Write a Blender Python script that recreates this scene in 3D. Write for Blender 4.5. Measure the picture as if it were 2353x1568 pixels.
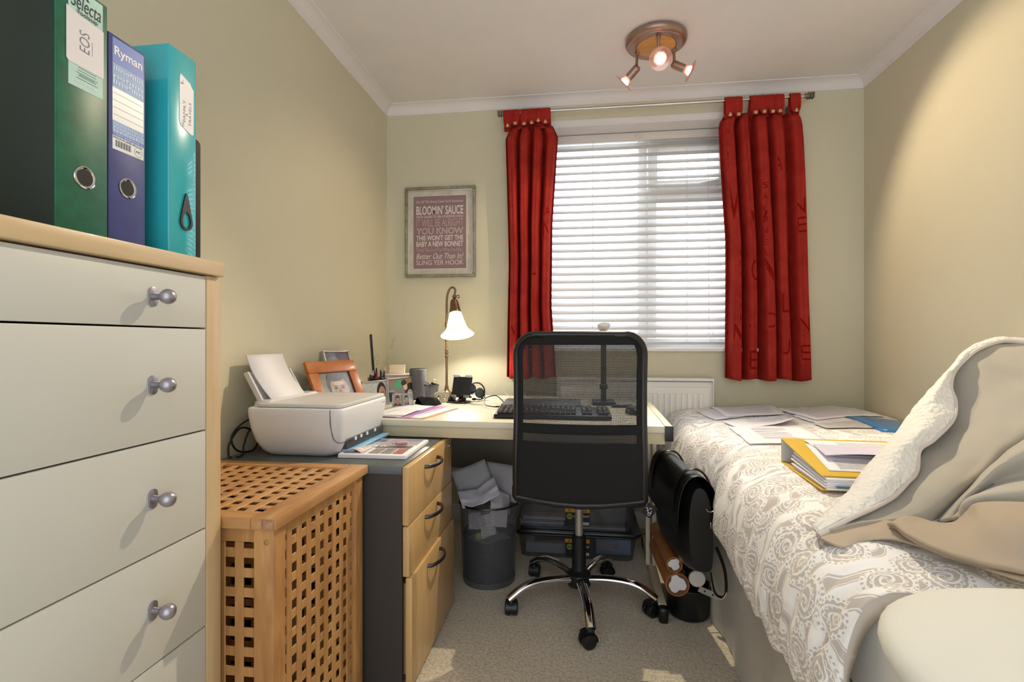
import bpy, bmesh, math, random
from mathutils import Vector, Matrix, Euler, noise

for o in list(bpy.data.objects):
    bpy.data.objects.remove(o, do_unlink=True)
scene = bpy.context.scene
COL = scene.collection
PI = math.pi
R = math.radians

# ------------------------------------------------------------------ camera
cam_data = bpy.data.cameras.new('camera')
cam_data.sensor_width = 36.0
cam_data.lens = 36.0 * 1176.0 / 2353.0
cam_data.clip_start = 0.02
cam = bpy.data.objects.new('camera', cam_data)
cam.location = (0, 0, 1.05)
cam.rotation_euler = (R(90), 0, math.atan(154 / 1176.0))
COL.objects.link(cam)
scene.camera = cam

# ------------------------------------------------------------------ world and exposure
world = bpy.data.worlds.new('overcast_sky')
scene.world = world
world.use_nodes = True
wn = world.node_tree.nodes
wn['Background'].inputs[0].default_value = (0.90, 0.95, 1.0, 1)
# the sky is brightest over the garden side, where the window looks
wl = world.node_tree.links
_tc = wn.new('ShaderNodeTexCoord'); _sp = wn.new('ShaderNodeSeparateXYZ'); _mr = wn.new('ShaderNodeMapRange')
wl.new(_tc.outputs['Generated'], _sp.inputs[0]); wl.new(_sp.outputs[1], _mr.inputs[0])
_mr.interpolation_type = 'SMOOTHSTEP'
_mr.inputs[1].default_value = -0.3; _mr.inputs[2].default_value = 0.7; _mr.inputs[3].default_value = 0.95; _mr.inputs[4].default_value = 2.6
wl.new(_mr.outputs[0], wn['Background'].inputs[1])
scene.view_settings.view_transform = 'Standard'
scene.view_settings.look = 'None'
scene.view_settings.exposure = 1.05
scene.view_settings.gamma = 1.0
scene.view_settings.use_curve_mapping = False


def spot(name, loc, target, watts, col, size=80, blend=0.5, radius=0.02):
    d = bpy.data.lights.new(name, 'SPOT')
    d.energy = watts; d.color = col; d.spot_size = R(size); d.spot_blend = blend; d.shadow_soft_size = radius
    o = bpy.data.objects.new(name, d); COL.objects.link(o)
    o.location = loc
    o.rotation_euler = (Vector(target) - Vector(loc)).to_track_quat('-Z', 'Y').to_euler()
    return o


def point(name, loc, watts, col, radius=0.03):
    d = bpy.data.lights.new(name, 'POINT')
    d.energy = watts; d.color = col; d.shadow_soft_size = radius
    o = bpy.data.objects.new(name, d); COL.objects.link(o)
    o.location = loc
    return o


# ------------------------------------------------------------------ materials
def lin(h):
    h = h.lstrip('#')
    out = []
    for i in (0, 2, 4):
        v = int(h[i:i + 2], 16) / 255
        out.append(v / 12.92 if v <= 0.04045 else ((v + 0.055) / 1.055) ** 2.4)
    return tuple(out) + (1.0,)


class NT:
    """small helper around a node tree"""
    def __init__(s, name):
        s.m = bpy.data.materials.new(name); s.m.use_nodes = True
        s.t = s.m.node_tree; s.n = s.t.nodes; s.b = s.n['Principled BSDF']
        s._c = None

    def node(s, typ, **kw):
        n = s.n.new(typ)
        for k, v in kw.items():
            setattr(n, k, v)
        return n

    def link(s, a, b): s.t.links.new(a, b)

    def val(s, sock, v):
        if hasattr(v, 'is_output') or isinstance(v, bpy.types.NodeSocket): s.link(v, sock)
        else: sock.default_value = v

    def math(s, op, a, b=0.0, c=0.0):
        n = s.node('ShaderNodeMath', operation=op)
        s.val(n.inputs[0], a); s.val(n.inputs[1], b); s.val(n.inputs[2], c)
        return n.outputs[0]

    def mix(s, f, a, b):
        n = s.node('ShaderNodeMix', data_type='RGBA')
        s.val(n.inputs[0], f); s.val(n.inputs[6], a); s.val(n.inputs[7], b)
        return n.outputs[2]

    def coord(s, kind='Object', scale=(1, 1, 1), rot=(0, 0, 0)):
        tc = s.node('ShaderNodeTexCoord'); mp = s.node('ShaderNodeMapping')
        s.link(tc.outputs[kind], mp.inputs[0])
        mp.inputs['Scale'].default_value = scale
        mp.inputs['Rotation'].default_value = rot
        return mp.outputs[0]

    def noise(s, co, scale, detail=4, rough=0.55, dist=0.0):
        n = s.node('ShaderNodeTexNoise')
        s.link(co, n.inputs['Vector']); n.inputs['Scale'].default_value = scale
        n.inputs['Detail'].default_value = detail; n.inputs['Roughness'].default_value = rough
        n.inputs['Distortion'].default_value = dist
        return n.outputs[0]

    def ramp(s, f, a, b):
        n = s.node('ShaderNodeMapRange'); n.clamp = True
        s.val(n.inputs[0], f); n.inputs[1].default_value = a; n.inputs[2].default_value = b
        return n.outputs[0]

    def bump(s, h, strength, dist=0.002):
        n = s.node('ShaderNodeBump'); n.inputs['Strength'].default_value = strength
        n.inputs['Distance'].default_value = dist
        s.link(h, n.inputs['Height']); s.link(n.outputs[0], s.b.inputs['Normal'])


MATS = {}


def mat(name, col='#888888', rough=0.5, metal=0.0, var=0.06, vscale=6.0, bump=None, spec=0.5, coat=0.0, sheen=0.0,
        trans=0.0, emit=None, alpha=1.0, col2=None):
    if name in MATS: return MATS[name]
    k = NT(name); b = k.b
    co = k.coord('Object')
    c = lin(col)
    if col2: c2 = lin(col2)
    else: c2 = tuple(max(0, x * (1 - var * 2)) for x in c[:3]) + (1,)
    f = k.ramp(k.noise(co, vscale), 0.3, 0.7)
    k.link(k.mix(f, c, c2), b.inputs['Base Color'])
    b.inputs['Roughness'].default_value = rough
    b.inputs['Metallic'].default_value = metal
    b.inputs['Specular IOR Level'].default_value = spec
    b.inputs['Coat Weight'].default_value = coat
    b.inputs['Sheen Weight'].default_value = sheen
    b.inputs['Transmission Weight'].default_value = trans
    b.inputs['Alpha'].default_value = alpha
    if emit:
        b.inputs['Emission Color'].default_value = lin(emit[0]); b.inputs['Emission Strength'].default_value = emit[1]
    if bump: k.bump(k.noise(co, bump[0], 3), bump[1], bump[2] if len(bump) > 2 else 0.002)
    MATS[name] = k.m
    return k.m


def wood(name, a, b_, grain=(3, 3, 40), rough=0.45, strength=1.0, coat=0.1):
    """wood whose grain runs along the axis with the SMALL scale"""
    if name in MATS: return MATS[name]
    k = NT(name)
    co = k.coord('Object', grain)
    n1 = k.noise(co, 1.0, 6, 0.6, 0.6); n2 = k.noise(co, 4.0, 3)
    f = k.ramp(k.math('ADD', k.math('MULTIPLY', n1, 0.7), k.math('MULTIPLY', n2, 0.3)), 0.35, 0.68)
    k.link(k.mix(f, lin(a), lin(b_)), k.b.inputs['Base Color'])
    k.b.inputs['Roughness'].default_value = rough; k.b.inputs['Coat Weight'].default_value = coat
    k.bump(n2, 0.06 * strength, 0.001)
    MATS[name] = k.m
    return k.m


def mesh_mat(name, col, pitch, hole, uv=True, skew=True, rough=0.6):
    """perforated net: round holes cut by transparency"""
    k = NT(name); b = k.b
    co = k.coord('UV')
    sep = k.node('ShaderNodeSeparateXYZ'); k.link(co, sep.inputs[0])
    u = k.math('DIVIDE', sep.outputs[0], pitch); v = k.math('DIVIDE', sep.outputs[1], pitch)
    if skew:
        row = k.math('FLOOR', v)
        u = k.math('ADD', u, k.math('MULTIPLY', k.math('MODULO', row, 2.0), 0.5))
    fu = k.math('SUBTRACT', k.math('FRACT', u), 0.5); fv = k.math('SUBTRACT', k.math('FRACT', v), 0.5)
    d = k.math('SQRT', k.math('ADD', k.math('MULTIPLY', fu, fu), k.math('MULTIPLY', fv, fv)))
    a = k.math('GREATER_THAN', d, hole)
    b.inputs['Base Color'].default_value = lin(col); b.inputs['Roughness'].default_value = rough
    k.link(a, b.inputs['Alpha'])
    MATS[name] = k.m
    return k.m


def make_wall():
    k = NT('vinyl_wallpaper'); co = k.coord('Object')
    f = k.ramp(k.noise(co, 1.3, 3), 0.3, 0.7)
    k.link(k.mix(f, lin('#D4CFB8'), lin('#CFCAB2')), k.b.inputs['Base Color'])
    k.b.inputs['Roughness'].default_value = 0.75
    v = k.node('ShaderNodeTexVoronoi'); v.inputs['Scale'].default_value = 190.0; k.link(co, v.inputs['Vector'])
    k.bump(v.outputs['Distance'], 0.22, 0.002)
    return k.m


def make_carpet():
    k = NT('beige_carpet'); co = k.coord('Object')
    f = k.ramp(k.noise(co, 3.0, 4), 0.3, 0.7)
    base = k.mix(f, lin('#E0D5C1'), lin('#D3C8B3'))
    sp = k.ramp(k.noise(co, 95.0, 4, 0.7), 0.44, 0.60)
    base = k.mix(k.math('MULTIPLY', sp, 0.55), base, lin('#978A74'))
    dk = k.ramp(k.noise(co, 130.0, 2), 0.66, 0.72)
    base = k.mix(k.math('MULTIPLY', dk, 0.7), base, lin('#5F5444'))
    k.link(base, k.b.inputs['Base Color']); k.b.inputs['Roughness'].default_value = 0.95
    k.b.inputs['Sheen Weight'].default_value = 0.2
    k.bump(k.noise(co, 160.0, 4), 0.9, 0.006)
    return k.m


def make_duvet():
    k = NT('damask_cotton')
    sc = 10.5
    co = k.coord('UV', (sc, sc, sc))
    warp = k.node('ShaderNodeTexNoise'); warp.inputs['Scale'].default_value = 0.9; k.link(co, warp.inputs['Vector'])
    wv = k.node('ShaderNodeVectorMath', operation='MULTIPLY_ADD')
    k.link(warp.outputs['Color'], wv.inputs[0]); wv.inputs[1].default_value = (0.55, 0.55, 0); k.link(co, wv.inputs[2])
    p = wv.outputs[0]
    vo = k.node('ShaderNodeTexVoronoi', voronoi_dimensions='2D'); vo.inputs['Scale'].default_value = 1.0
    vo.inputs['Randomness'].default_value = 0.75
    k.link(p, vo.inputs['Vector'])
    df = k.node('ShaderNodeVectorMath', operation='SUBTRACT'); k.link(p, df.inputs[0]); k.link(vo.outputs['Position'], df.inputs[1])
    sp = k.node('ShaderNodeSeparateXYZ'); k.link(df.outputs[0], sp.inputs[0])
    ang = k.math('ARCTAN2', sp.outputs[1], sp.outputs[0]); r = vo.outputs['Distance']
    # scalloped flower heads
    pet = k.math('MULTIPLY', k.math('ABSOLUTE', k.math('SINE', k.math('MULTIPLY', ang, 7.0))), 0.055)
    rr = k.math('SUBTRACT', r, pet)
    flower = k.ramp(rr, 0.335, 0.315)
    ring = k.ramp(k.math('ABSOLUTE', k.math('SUBTRACT', rr, 0.225)), 0.006, 0.02)
    ring2 = k.ramp(k.math('ABSOLUTE', k.math('SUBTRACT', r, 0.11)), 0.006, 0.02)
    spir = k.math('SINE', k.math('ADD', k.math('MULTIPLY', r, 46.0), k.math('MULTIPLY', ang, 2.0)))
    inner = k.ramp(spir, -0.9, -0.5)
    flower = k.math('MULTIPLY', k.math('MULTIPLY', flower, ring), k.math('MULTIPLY', ring2, inner))
    # ring of pearls round each flower
    pearl = k.math('MULTIPLY', k.ramp(k.math('ABSOLUTE', k.math('SUBTRACT', r, 0.42)), 0.03, 0.018),
                   k.ramp(k.math('SINE', k.math('MULTIPLY', ang, 26.0)), -0.05, 0.25))
    # curling leaves between
    wa = k.node('ShaderNodeTexWave', wave_type='RINGS'); wa.inputs['Scale'].default_value = 0.5
    wa.inputs['Distortion'].default_value = 16.0; wa.inputs['Detail'].default_value = 1.2; wa.inputs['Detail Scale'].default_value = 1.1
    k.link(p, wa.inputs['Vector'])
    leaf = k.math('MULTIPLY', k.ramp(wa.outputs['Fac'], 0.60, 0.66), k.ramp(r, 0.44, 0.47))
    vein = k.ramp(k.math('ABSOLUTE', k.math('SUBTRACT', wa.outputs['Fac'], 0.8)), 0.02, 0.06)
    leaf = k.math('MULTIPLY', leaf, vein)
    fac = k.math('MAXIMUM', k.math('MAXIMUM', flower, pearl), leaf)
    k.link(k.mix(k.math('MULTIPLY', fac, 0.9), lin('#F8F7F7'), lin('#C4BBB4')), k.b.inputs['Base Color'])
    k.b.inputs['Roughness'].default_value = 0.7; k.b.inputs['Sheen Weight'].default_value = 0.15
    oc = k.coord('Object')
    k.bump(k.noise(oc, 35.0, 4), 0.25, 0.006)
    return k.m


def make_curtain():
    k = NT('red_script_fabric'); co = k.coord('Object')
    f = k.ramp(k.noise(co, 9.0, 5, 0.6, 1.0), 0.35, 0.65)
    k.link(k.mix(k.math('MULTIPLY', f, 0.75), lin('#B33024'), lin('#941B15')), k.b.inputs['Base Color'])
    k.b.inputs['Roughness'].default_value = 0.75; k.b.inputs['Specular IOR Level'].default_value = 0.25
    tr = k.node('ShaderNodeBsdfTranslucent'); tr.inputs[0].default_value = lin('#C0281A')
    ms = k.node('ShaderNodeMixShader'); ms.inputs[0].default_value = 0.15
    out = k.n['Material Output']
    k.link(k.b.outputs[0], ms.inputs[1]); k.link(tr.outputs[0], ms.inputs[2]); k.link(ms.outputs[0], out.inputs[0])
    k.bump(k.noise(co, 120.0, 3), 0.15, 0.001)
    return k.m


def make_glass(name, tint='#FFFFFF', gloss=0.08, rough=0.02, op=0.0, opcol='#FFFFFF'):
    """thin glass or clear plastic: mostly see-through with a gloss"""
    if name in MATS: return MATS[name]
    k = NT(name)
    tr = k.node('ShaderNodeBsdfTransparent'); tr.inputs[0].default_value = lin(tint)
    gl = k.node('ShaderNodeBsdfGlossy'); gl.inputs['Roughness'].default_value = rough
    df = k.node('ShaderNodeBsdfDiffuse'); df.inputs[0].default_value = lin(opcol)
    co = k.coord('Object')
    wob = k.ramp(k.noise(co, 8.0, 2), 0.0, 1.0)
    m1 = k.node('ShaderNodeMixShader'); k.link(k.math('MULTIPLY_ADD', wob, gloss * 0.4, gloss * 0.8), m1.inputs[0])
    k.link(tr.outputs[0], m1.inputs[1]); k.link(gl.outputs[0], m1.inputs[2])
    m2 = k.node('ShaderNodeMixShader'); m2.inputs[0].default_value = op
    k.link(m1.outputs[0], m2.inputs[1]); k.link(df.outputs[0], m2.inputs[2])
    k.link(m2.outputs[0], k.n['Material Output'].inputs[0])
    MATS[name] = k.m
    return k.m


def make_shade():
    k = NT('alabaster_glass'); co = k.coord('Object')
    f = k.ramp(k.noise(co, 30.0, 4, 0.6, 1.5), 0.35, 0.7)
    c = k.mix(f, lin('#FFFDF2'), lin('#E9E4D2'))
    df = k.node('ShaderNodeBsdfDiffuse'); tr = k.node('ShaderNodeBsdfTranslucent'); gl = k.node('ShaderNodeBsdfGlossy')
    gl.inputs['Roughness'].default_value = 0.2
    k.link(c, df.inputs[0]); k.link(c, tr.inputs[0])
    m = k.node('ShaderNodeMixShader'); m.inputs[0].default_value = 0.32
    k.link(df.outputs[0], m.inputs[1]); k.link(tr.outputs[0], m.inputs[2])
    m2 = k.node('ShaderNodeMixShader'); m2.inputs[0].default_value = 0.05
    k.link(m.outputs[0], m2.inputs[1]); k.link(gl.outputs[0], m2.inputs[2])
    k.link(m2.outputs[0], k.n['Material Output'].inputs[0])
    return k.m


def make_fleece():
    k = NT('sherpa_fleece'); co = k.coord('Object')
    v = k.node('ShaderNodeTexVoronoi'); v.inputs['Scale'].default_value = 95.0; k.link(co, v.inputs['Vector'])
    n = k.noise(co, 60.0, 4)
    k.b.inputs['Base Color'].default_value = lin('#F0ECE4'); k.b.inputs['Roughness'].default_value = 0.95
    k.b.inputs['Sheen Weight'].default_value = 0.4
    k.bump(k.math('SUBTRACT', n, v.outputs['Distance']), 0.6, 0.008)
    return k.m


WALL = make_wall(); CARPET = make_carpet(); DUVET = make_duvet(); CURTAIN = make_curtain()
SHADE = make_shade(); FLEECE_M = make_fleece()
CEIL = mat('matt_ceiling_paint', '#E6E2E3', 0.85, var=0.02, bump=(60, 0.05))
GLOSSW = mat('white_gloss_paint', '#EEECE8', 0.35, var=0.015)
UPVC = mat('white_window_plastic', '#F2F1EE', 0.3, var=0.01)
BLIND = mat('white_blind_slats', '#DDD8D3', 0.45, var=0.02)
CREAM = mat('cream_drawer_fronts', '#C9C9C3', 0.42, var=0.02, vscale=2.5)
BIRCH = wood('birch_frame', '#CDB48E', '#BFA27A', (25, 2, 25), 0.4)
BIRCHV = wood('birch_frame_upright', '#CDB48E', '#BFA27A', (25, 25, 2), 0.4)
BEECH = wood('beech_drawer_front', '#D3AF7C', '#C09A62', (14, 14, 2), 0.38)
ACACIA = wood('oiled_acacia', '#C8985F', '#9E6C3C', (20, 20, 3), 0.5)
ACACIAH = wood('oiled_acacia_lengthwise', '#CC9C66', '#A67546', (20, 3, 20), 0.5)
ENDGR = wood('acacia_end_grain', '#B98A68', '#7E5A46', (50, 50, 50), 0.6)
DARKGREY = mat('dark_grey_laminate', '#3A3634', 0.5, var=0.03)
TOPGREY = mat('grey_laminate_top', '#585E60', 0.38, var=0.05, vscale=30)
DESKTOP = mat('cream_laminate', '#E2DCC8', 0.35, var=0.02)
DESKEDGE = mat('beige_metal', '#CFC3A3', 0.4, var=0.02)
BLACKP = mat('black_plastic', '#131316', 0.38, var=0.05)
BLACKM = mat('black_matt', '#0C0C0E', 0.7, var=0.05)
BLACKF = mat('black_fabric', '#101012', 0.9, var=0.08, vscale=60, bump=(400, 0.4, 0.001))
CHROME = mat('chrome', '#D8D8DC', 0.08, 1.0, var=0.01)
SATIN = mat('satin_metal', '#B9B9BE', 0.3, 1.0, var=0.02)
GUNMETAL = mat('gunmetal', '#55545A', 0.3, 0.9, var=0.03)
PAPER = mat('white_paper', '#ECEAF0', 0.7, var=0.015)
PAPERC = mat('cream_paper', '#E6D9BE', 0.75, var=0.03)
INK = mat('black_ink', '#2A2A30', 0.7, var=0.0)
INKG = mat('grey_ink', '#9A9AA6', 0.7, var=0.0)
LEATHER = mat('black_leather', '#0F0F11', 0.32, var=0.08, vscale=20, bump=(45, 0.25, 0.003))


# ------------------------------------------------------------------ mesh building
ROOT = {}        # object name -> world matrix of the thing it belongs to


class MB:
    def __init__(s):
        s.bm = bmesh.new(); s.uv = s.bm.loops.layers.uv.new('UVMap'); s.mi = 0

    def _merge(s, tmp, mtx=None):
        if mtx is not None: bmesh.ops.transform(tmp, matrix=mtx, verts=tmp.verts)
        tmp.normal_update()
        me = bpy.data.meshes.new('tmp'); tmp.to_mesh(me); tmp.free()
        n0 = len(s.bm.faces)
        s.bm.from_mesh(me); bpy.data.meshes.remove(me)
        s.bm.faces.ensure_lookup_table()
        for f in s.bm.faces[n0:]: f.material_index = s.mi
        return s

    def boxc(s, c, size, bev=0.0, seg=2, rot=None):
        t = bmesh.new(); bmesh.ops.create_cube(t, size=1.0)
        bmesh.ops.scale(t, vec=size, verts=t.verts)
        if bev > 0:
            bmesh.ops.bevel(t, geom=list(t.edges), offset=min(bev, min(size) * 0.49), segments=seg, affect='EDGES', profile=0.5)
        m = Matrix.Translation(c)
        if rot is not None:
            m = m @ (rot.to_matrix().to_4x4() if isinstance(rot, Euler) else (rot if isinstance(rot, Matrix) else Euler(rot).to_matrix().to_4x4()))
        return s._merge(t, m)

    def box(s, x0, x1, y0, y1, z0, z1, bev=0.0, seg=2):
        return s.boxc(((x0 + x1) / 2, (y0 + y1) / 2, (z0 + z1) / 2), (abs(x1 - x0), abs(y1 - y0), abs(z1 - z0)), bev, seg)

    def cyl(s, p0, p1, r0, r1=None, seg=24, bev=0.0):
        p0 = Vector(p0); p1 = Vector(p1); d = p1 - p0
        t = bmesh.new()
        bmesh.ops.create_cone(t, cap_ends=True, segments=seg, radius1=r0, radius2=r0 if r1 is None else r1, depth=d.length)
        if bev > 0:
            ee = [e for e in t.edges if any(len(f.verts) > 4 for f in e.link_faces)]
            bmesh.ops.bevel(t, geom=ee, offset=bev, segments=2, affect='EDGES', profile=0.5)
        m = Matrix.Translation((p0 + p1) / 2) @ d.to_track_quat('Z', 'Y').to_matrix().to_4x4()
        return s._merge(t, m)

    def sphere(s, c, r, scale=(1, 1, 1), seg=20, rot=None):
        t = bmesh.new(); bmesh.ops.create_uvsphere(t, u_segments=seg, v_segments=max(8, seg // 2), radius=r)
        bmesh.ops.scale(t, vec=scale, verts=t.verts)
        m = Matrix.Translation(c)
        if rot is not None: m = m @ Euler(rot).to_matrix().to_4x4()
        return s._merge(t, m)

    def lathe(s, prof, base=(0, 0, 0), axis=(0, 0, 1), seg=36):
        """prof = [(radius, height)] turned about axis through base; open profile, ends at r=0 close"""
        t = bmesh.new(); rings = []
        for r, h in prof:
            if r < 1e-6: rings.append([t.verts.new((0, 0, h))])
            else: rings.append([t.verts.new((r * math.cos(2 * PI * i / seg), r * math.sin(2 * PI * i / seg), h)) for i in range(seg)])
        for a, b in zip(rings, rings[1:]):
            for i in range(seg):
                j = (i + 1) % seg
                if len(a) == 1 and len(b) == 1: continue
                if len(a) == 1: t.faces.new((a[0], b[j], b[i]))
                elif len(b) == 1: t.faces.new((a[i], a[j], b[0]))
                else: t.faces.new((a[i], a[j], b[j], b[i]))
        m = Matrix.Translation(base) @ Vector(axis).to_track_quat('Z', 'Y').to_matrix().to_4x4()
        return s._merge(t, m)

    def tube(s, pts, r, seg=10, closed=False, flat=None):
        """round bar along points; r number or list; flat=(w,h) ellipse factors"""
        pts = [Vector(p) for p in pts]; n = len(pts)
        rs = r if isinstance(r, (list, tuple)) else [r] * n
        t = bmesh.new(); rings = []
        up = None
        for i in range(n):
            if closed: d = pts[(i + 1) % n] - pts[i - 1]
            else: d = pts[min(i + 1, n - 1)] - pts[max(i - 1, 0)]
            d.normalize()
            if up is None: up = Vector((0, 0, 1)) if abs(d.z) < 0.9 else Vector((1, 0, 0))
            side = d.cross(up); side.normalize(); up2 = side.cross(d); up2.normalize(); up = up2
            fw, fh = flat if flat else (1, 1)
            rings.append([t.verts.new(pts[i] + side * (rs[i] * fw * math.cos(2 * PI * k / seg)) + up2 * (rs[i] * fh * math.sin(2 * PI * k / seg))) for k in range(seg)])
        for i in range(n if closed else n - 1):
            a = rings[i]; b = rings[(i + 1) % n]
            for k in range(seg):
                j = (k + 1) % seg
                t.faces.new((a[k], a[j], b[j], b[k]))
        if not closed:
            t.faces.new(list(reversed(rings[0]))); t.faces.new(rings[-1])
        bmesh.ops.recalc_face_normals(t, faces=t.faces)
        return s._merge(t)

    def prism(s, pts, vec, bev=0.0):
        """planar outline swept by vec"""
        t = bmesh.new(); vec = Vector(vec)
        a = [t.verts.new(Vector(p)) for p in pts]; b = [t.verts.new(Vector(p) + vec) for p in pts]
        t.faces.new(a); t.faces.new(list(reversed(b)))
        for i in range(len(a)):
            j = (i + 1) % len(a)
            t.faces.new((a[j], a[i], b[i], b[j]))
        bmesh.ops.recalc_face_normals(t, faces=t.faces)
        if bev > 0:
            bmesh.ops.bevel(t, geom=list(t.edges), offset=bev, segments=2, affect='EDGES', profile=0.5)
        return s._merge(t)

    def face(s, pts, uvs=None):
        vs = [s.bm.verts.new(Vector(p)) for p in pts]; f = s.bm.faces.new(vs); f.material_index = s.mi
        if uvs:
            for l, u in zip(f.loops, uvs): l[s.uv].uv = u
        return s

    def grid(s, P, UV=None, closed_u=False):
        """P[i][j] points; UV[i][j]"""
        V = [[s.bm.verts.new(Vector(p)) for p in row] for row in P]
        n = len(V); m = len(V[0])
        for i in range(n - 1):
            for j in range(m if closed_u else m - 1):
                jj = (j + 1) % m
                f = s.bm.faces.new((V[i][j], V[i][jj], V[i + 1][jj], V[i + 1][j])); f.material_index = s.mi
                if UV:
                    q = (UV[i][j], UV[i][jj], UV[i + 1][jj], UV[i + 1][j])
                    for l, u in zip(f.loops, q): l[s.uv].uv = u
        return s

    def text(s, body, o, right, up, w=None, h=None, depth=0.0004, shear=0.0, bold=0.0, spacing=1.0, res=4, cut=None):
        """lettering whose lower left corner is o; right/up unit vectors; fitted to w x h"""
        c = bpy.data.curves.new('t', 'FONT'); c.body = body; c.resolution_u = res; c.shear = shear; c.offset = bold
        c.space_character = spacing; c.align_x = 'LEFT'
        ob = bpy.data.objects.new('t', c); COL.objects.link(ob)
        bpy.context.view_layer.update()
        me = bpy.data.meshes.new_from_object(ob.evaluated_get(bpy.context.evaluated_depsgraph_get()))
        bpy.data.objects.remove(ob); bpy.data.curves.remove(c)
        xs = [v.co.x for v in me.vertices]; ys = [v.co.y for v in me.vertices]
        if not xs:
            bpy.data.meshes.remove(me); return s
        x0, x1, y0, y1 = min(xs), max(xs), min(ys), max(ys)
        sx = (w / (x1 - x0)) if w else None; sy = (h / (y1 - y0)) if h else None
        if sx is None: sx = sy
        if sy is None: sy = sx
        o = Vector(o); right = Vector(right).normalized(); up = Vector(up).normalized(); nrm = right.cross(up)
        t = bmesh.new(); t.from_mesh(me); bpy.data.meshes.remove(me)
        bmesh.ops.remove_doubles(t, verts=t.verts, dist=1e-5)
        if cut:
            k = x0
            while k < x1:
                bmesh.ops.bisect_plane(t, geom=list(t.verts) + list(t.edges) + list(t.faces), plane_co=(k, 0, 0), plane_no=(1, 0, 0))
                k += cut / sx
            k = y0
            while k < y1:
                bmesh.ops.bisect_plane(t, geom=list(t.verts) + list(t.edges) + list(t.faces), plane_co=(0, k, 0), plane_no=(0, 1, 0))
                k += cut * 2 / sy
        for v in t.verts:
            v.co = o + right * ((v.co.x - x0) * sx) + up * ((v.co.y - y0) * sy) + nrm * depth
        return s._merge(t)

    def move(s, fn):
        for v in s.bm.verts: v.co = Vector(fn(v.co))
        return s

    def build(s, name, m, parent=None, world=True, angle=35, mods=None, flat=False):
        if parent is not None and world:
            root = ROOT.get(parent.name)
            if root is not None: bmesh.ops.transform(s.bm, matrix=root.inverted(), verts=s.bm.verts)
        me = bpy.data.meshes.new(name); s.bm.normal_update(); s.bm.to_mesh(me); s.bm.free()
        for mm in (m if isinstance(m, (list, tuple)) else [m]): me.materials.append(mm)
        if not flat:
            for p in me.polygons: p.use_smooth = True
            me.set_sharp_from_angle(angle=R(angle))
        o = bpy.data.objects.new(name, me); COL.objects.link(o)
        if parent is not None:
            o.parent = parent
            if parent.name in ROOT: ROOT[o.name] = ROOT[parent.name]
        for mod in (mods or []):
            typ, kw = mod
            q = o.modifiers.new(typ.lower(), typ)
            for k2, v2 in kw.items(): setattr(q, k2, v2)
        return o


def tag(o, label, cat=None, group=None, kind=None):
    if label: o['label'] = label
    if cat: o['category'] = cat
    if group: o['group'] = group
    if kind: o['kind'] = kind
    return o


def thing(name, label, cat, loc, rz=0.0, group=None, rot=None):
    o = bpy.data.objects.new(name, None); COL.objects.link(o)
    o.empty_display_size = 0.05
    o.location = loc; o.rotation_euler = rot if rot else (0, 0, rz)
    ROOT[o.name] = Matrix.Translation(loc) @ Euler(rot if rot else (0, 0, rz)).to_matrix().to_4x4()
    return tag(o, label, cat, group)


def struct(o): o['kind'] = 'structure'; return o


def dup(root, loc, rz=None, label=None, rot=None):
    """copy a thing with copies of its parts and sub-parts"""
    r = root.copy(); COL.objects.link(r); r.location = loc
    if rz is not None: r.rotation_euler = (0, 0, rz)
    if rot is not None: r.rotation_euler = rot
    if label: r['label'] = label
    for ch in list(root.children):
        c = ch.copy(); COL.objects.link(c); c.parent = r
        for g in list(ch.children):
            d = g.copy(); COL.objects.link(d); d.parent = c
    return r


def cr(a, b, c, d, t):
    return 0.5 * ((2 * b) + (-a + c) * t + (2 * a - 5 * b + 4 * c - d) * t * t + (-a + 3 * b - 3 * c + d) * t * t * t)


def spline(pts, n):
    pts = [Vector(p) for p in pts]; m = len(pts); out = []
    for k in range(n + 1):
        x = k / n * (m - 1); i = min(int(x), m - 2); t = x - i
        out.append(cr(pts[max(i - 1, 0)], pts[i], pts[i + 1], pts[min(i + 2, m - 1)], t))
    return out


def patch(C, nu, nv):
    rows = [spline(r, nv) for r in C]
    cols = [spline([rows[i][j] for i in range(len(rows))], nu) for j in range(nv + 1)]
    return [[cols[j][i] for j in range(nv + 1)] for i in range(nu + 1)]


def lerp(a, b, t): return a + (b - a) * t


def pl(x, pts):
    """piecewise linear"""
    if x <= pts[0][0]: return pts[0][1]
    for (a, u), (b, v) in zip(pts, pts[1:]):
        if x <= b: return u + (v - u) * (x - a) / (b - a)
    return pts[-1][1]

# ================================================================== THE ROOM
XL, XR, YB, ZC = -1.144, 1.507, 2.95, 2.45
YF = -0.9
m = MB(); m.grid([[(lerp(XL - .1, XR + .1, i / 8), lerp(YF, YB + .3, j / 8), 0) for i in range(9)] for j in range(9)])
m.box(XL - .1, XR + .1, YF, YB + .3, -0.08, -0.001)
struct(m.build('floor', CARPET))
m = MB(); m.box(XL - .1, XR + .1, YF, YB + .3, ZC, ZC + .08); struct(m.build('ceiling', CEIL))
m = MB(); m.box(XL - .1, XL, YF, YB + .3, 0, ZC); struct(m.build('wall_left', WALL))
m = MB(); m.box(XR, XR + .1, YF, YB + .3, 0, ZC); struct(m.build('wall_right', WALL))
WX0, WX1, WZ0, WZ1 = -0.24, 0.93, 0.995, 2.282
m = MB()
m.box(XL, WX0, YB, YB + .27, 0, ZC); m.box(WX1, XR, YB, YB + .27, 0, ZC)
m.box(WX0, WX1, YB, YB + .27, 0, WZ0); m.box(WX0, WX1, YB, YB + .27, WZ1, ZC)
struct(m.build('wall_back', WALL))
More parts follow.
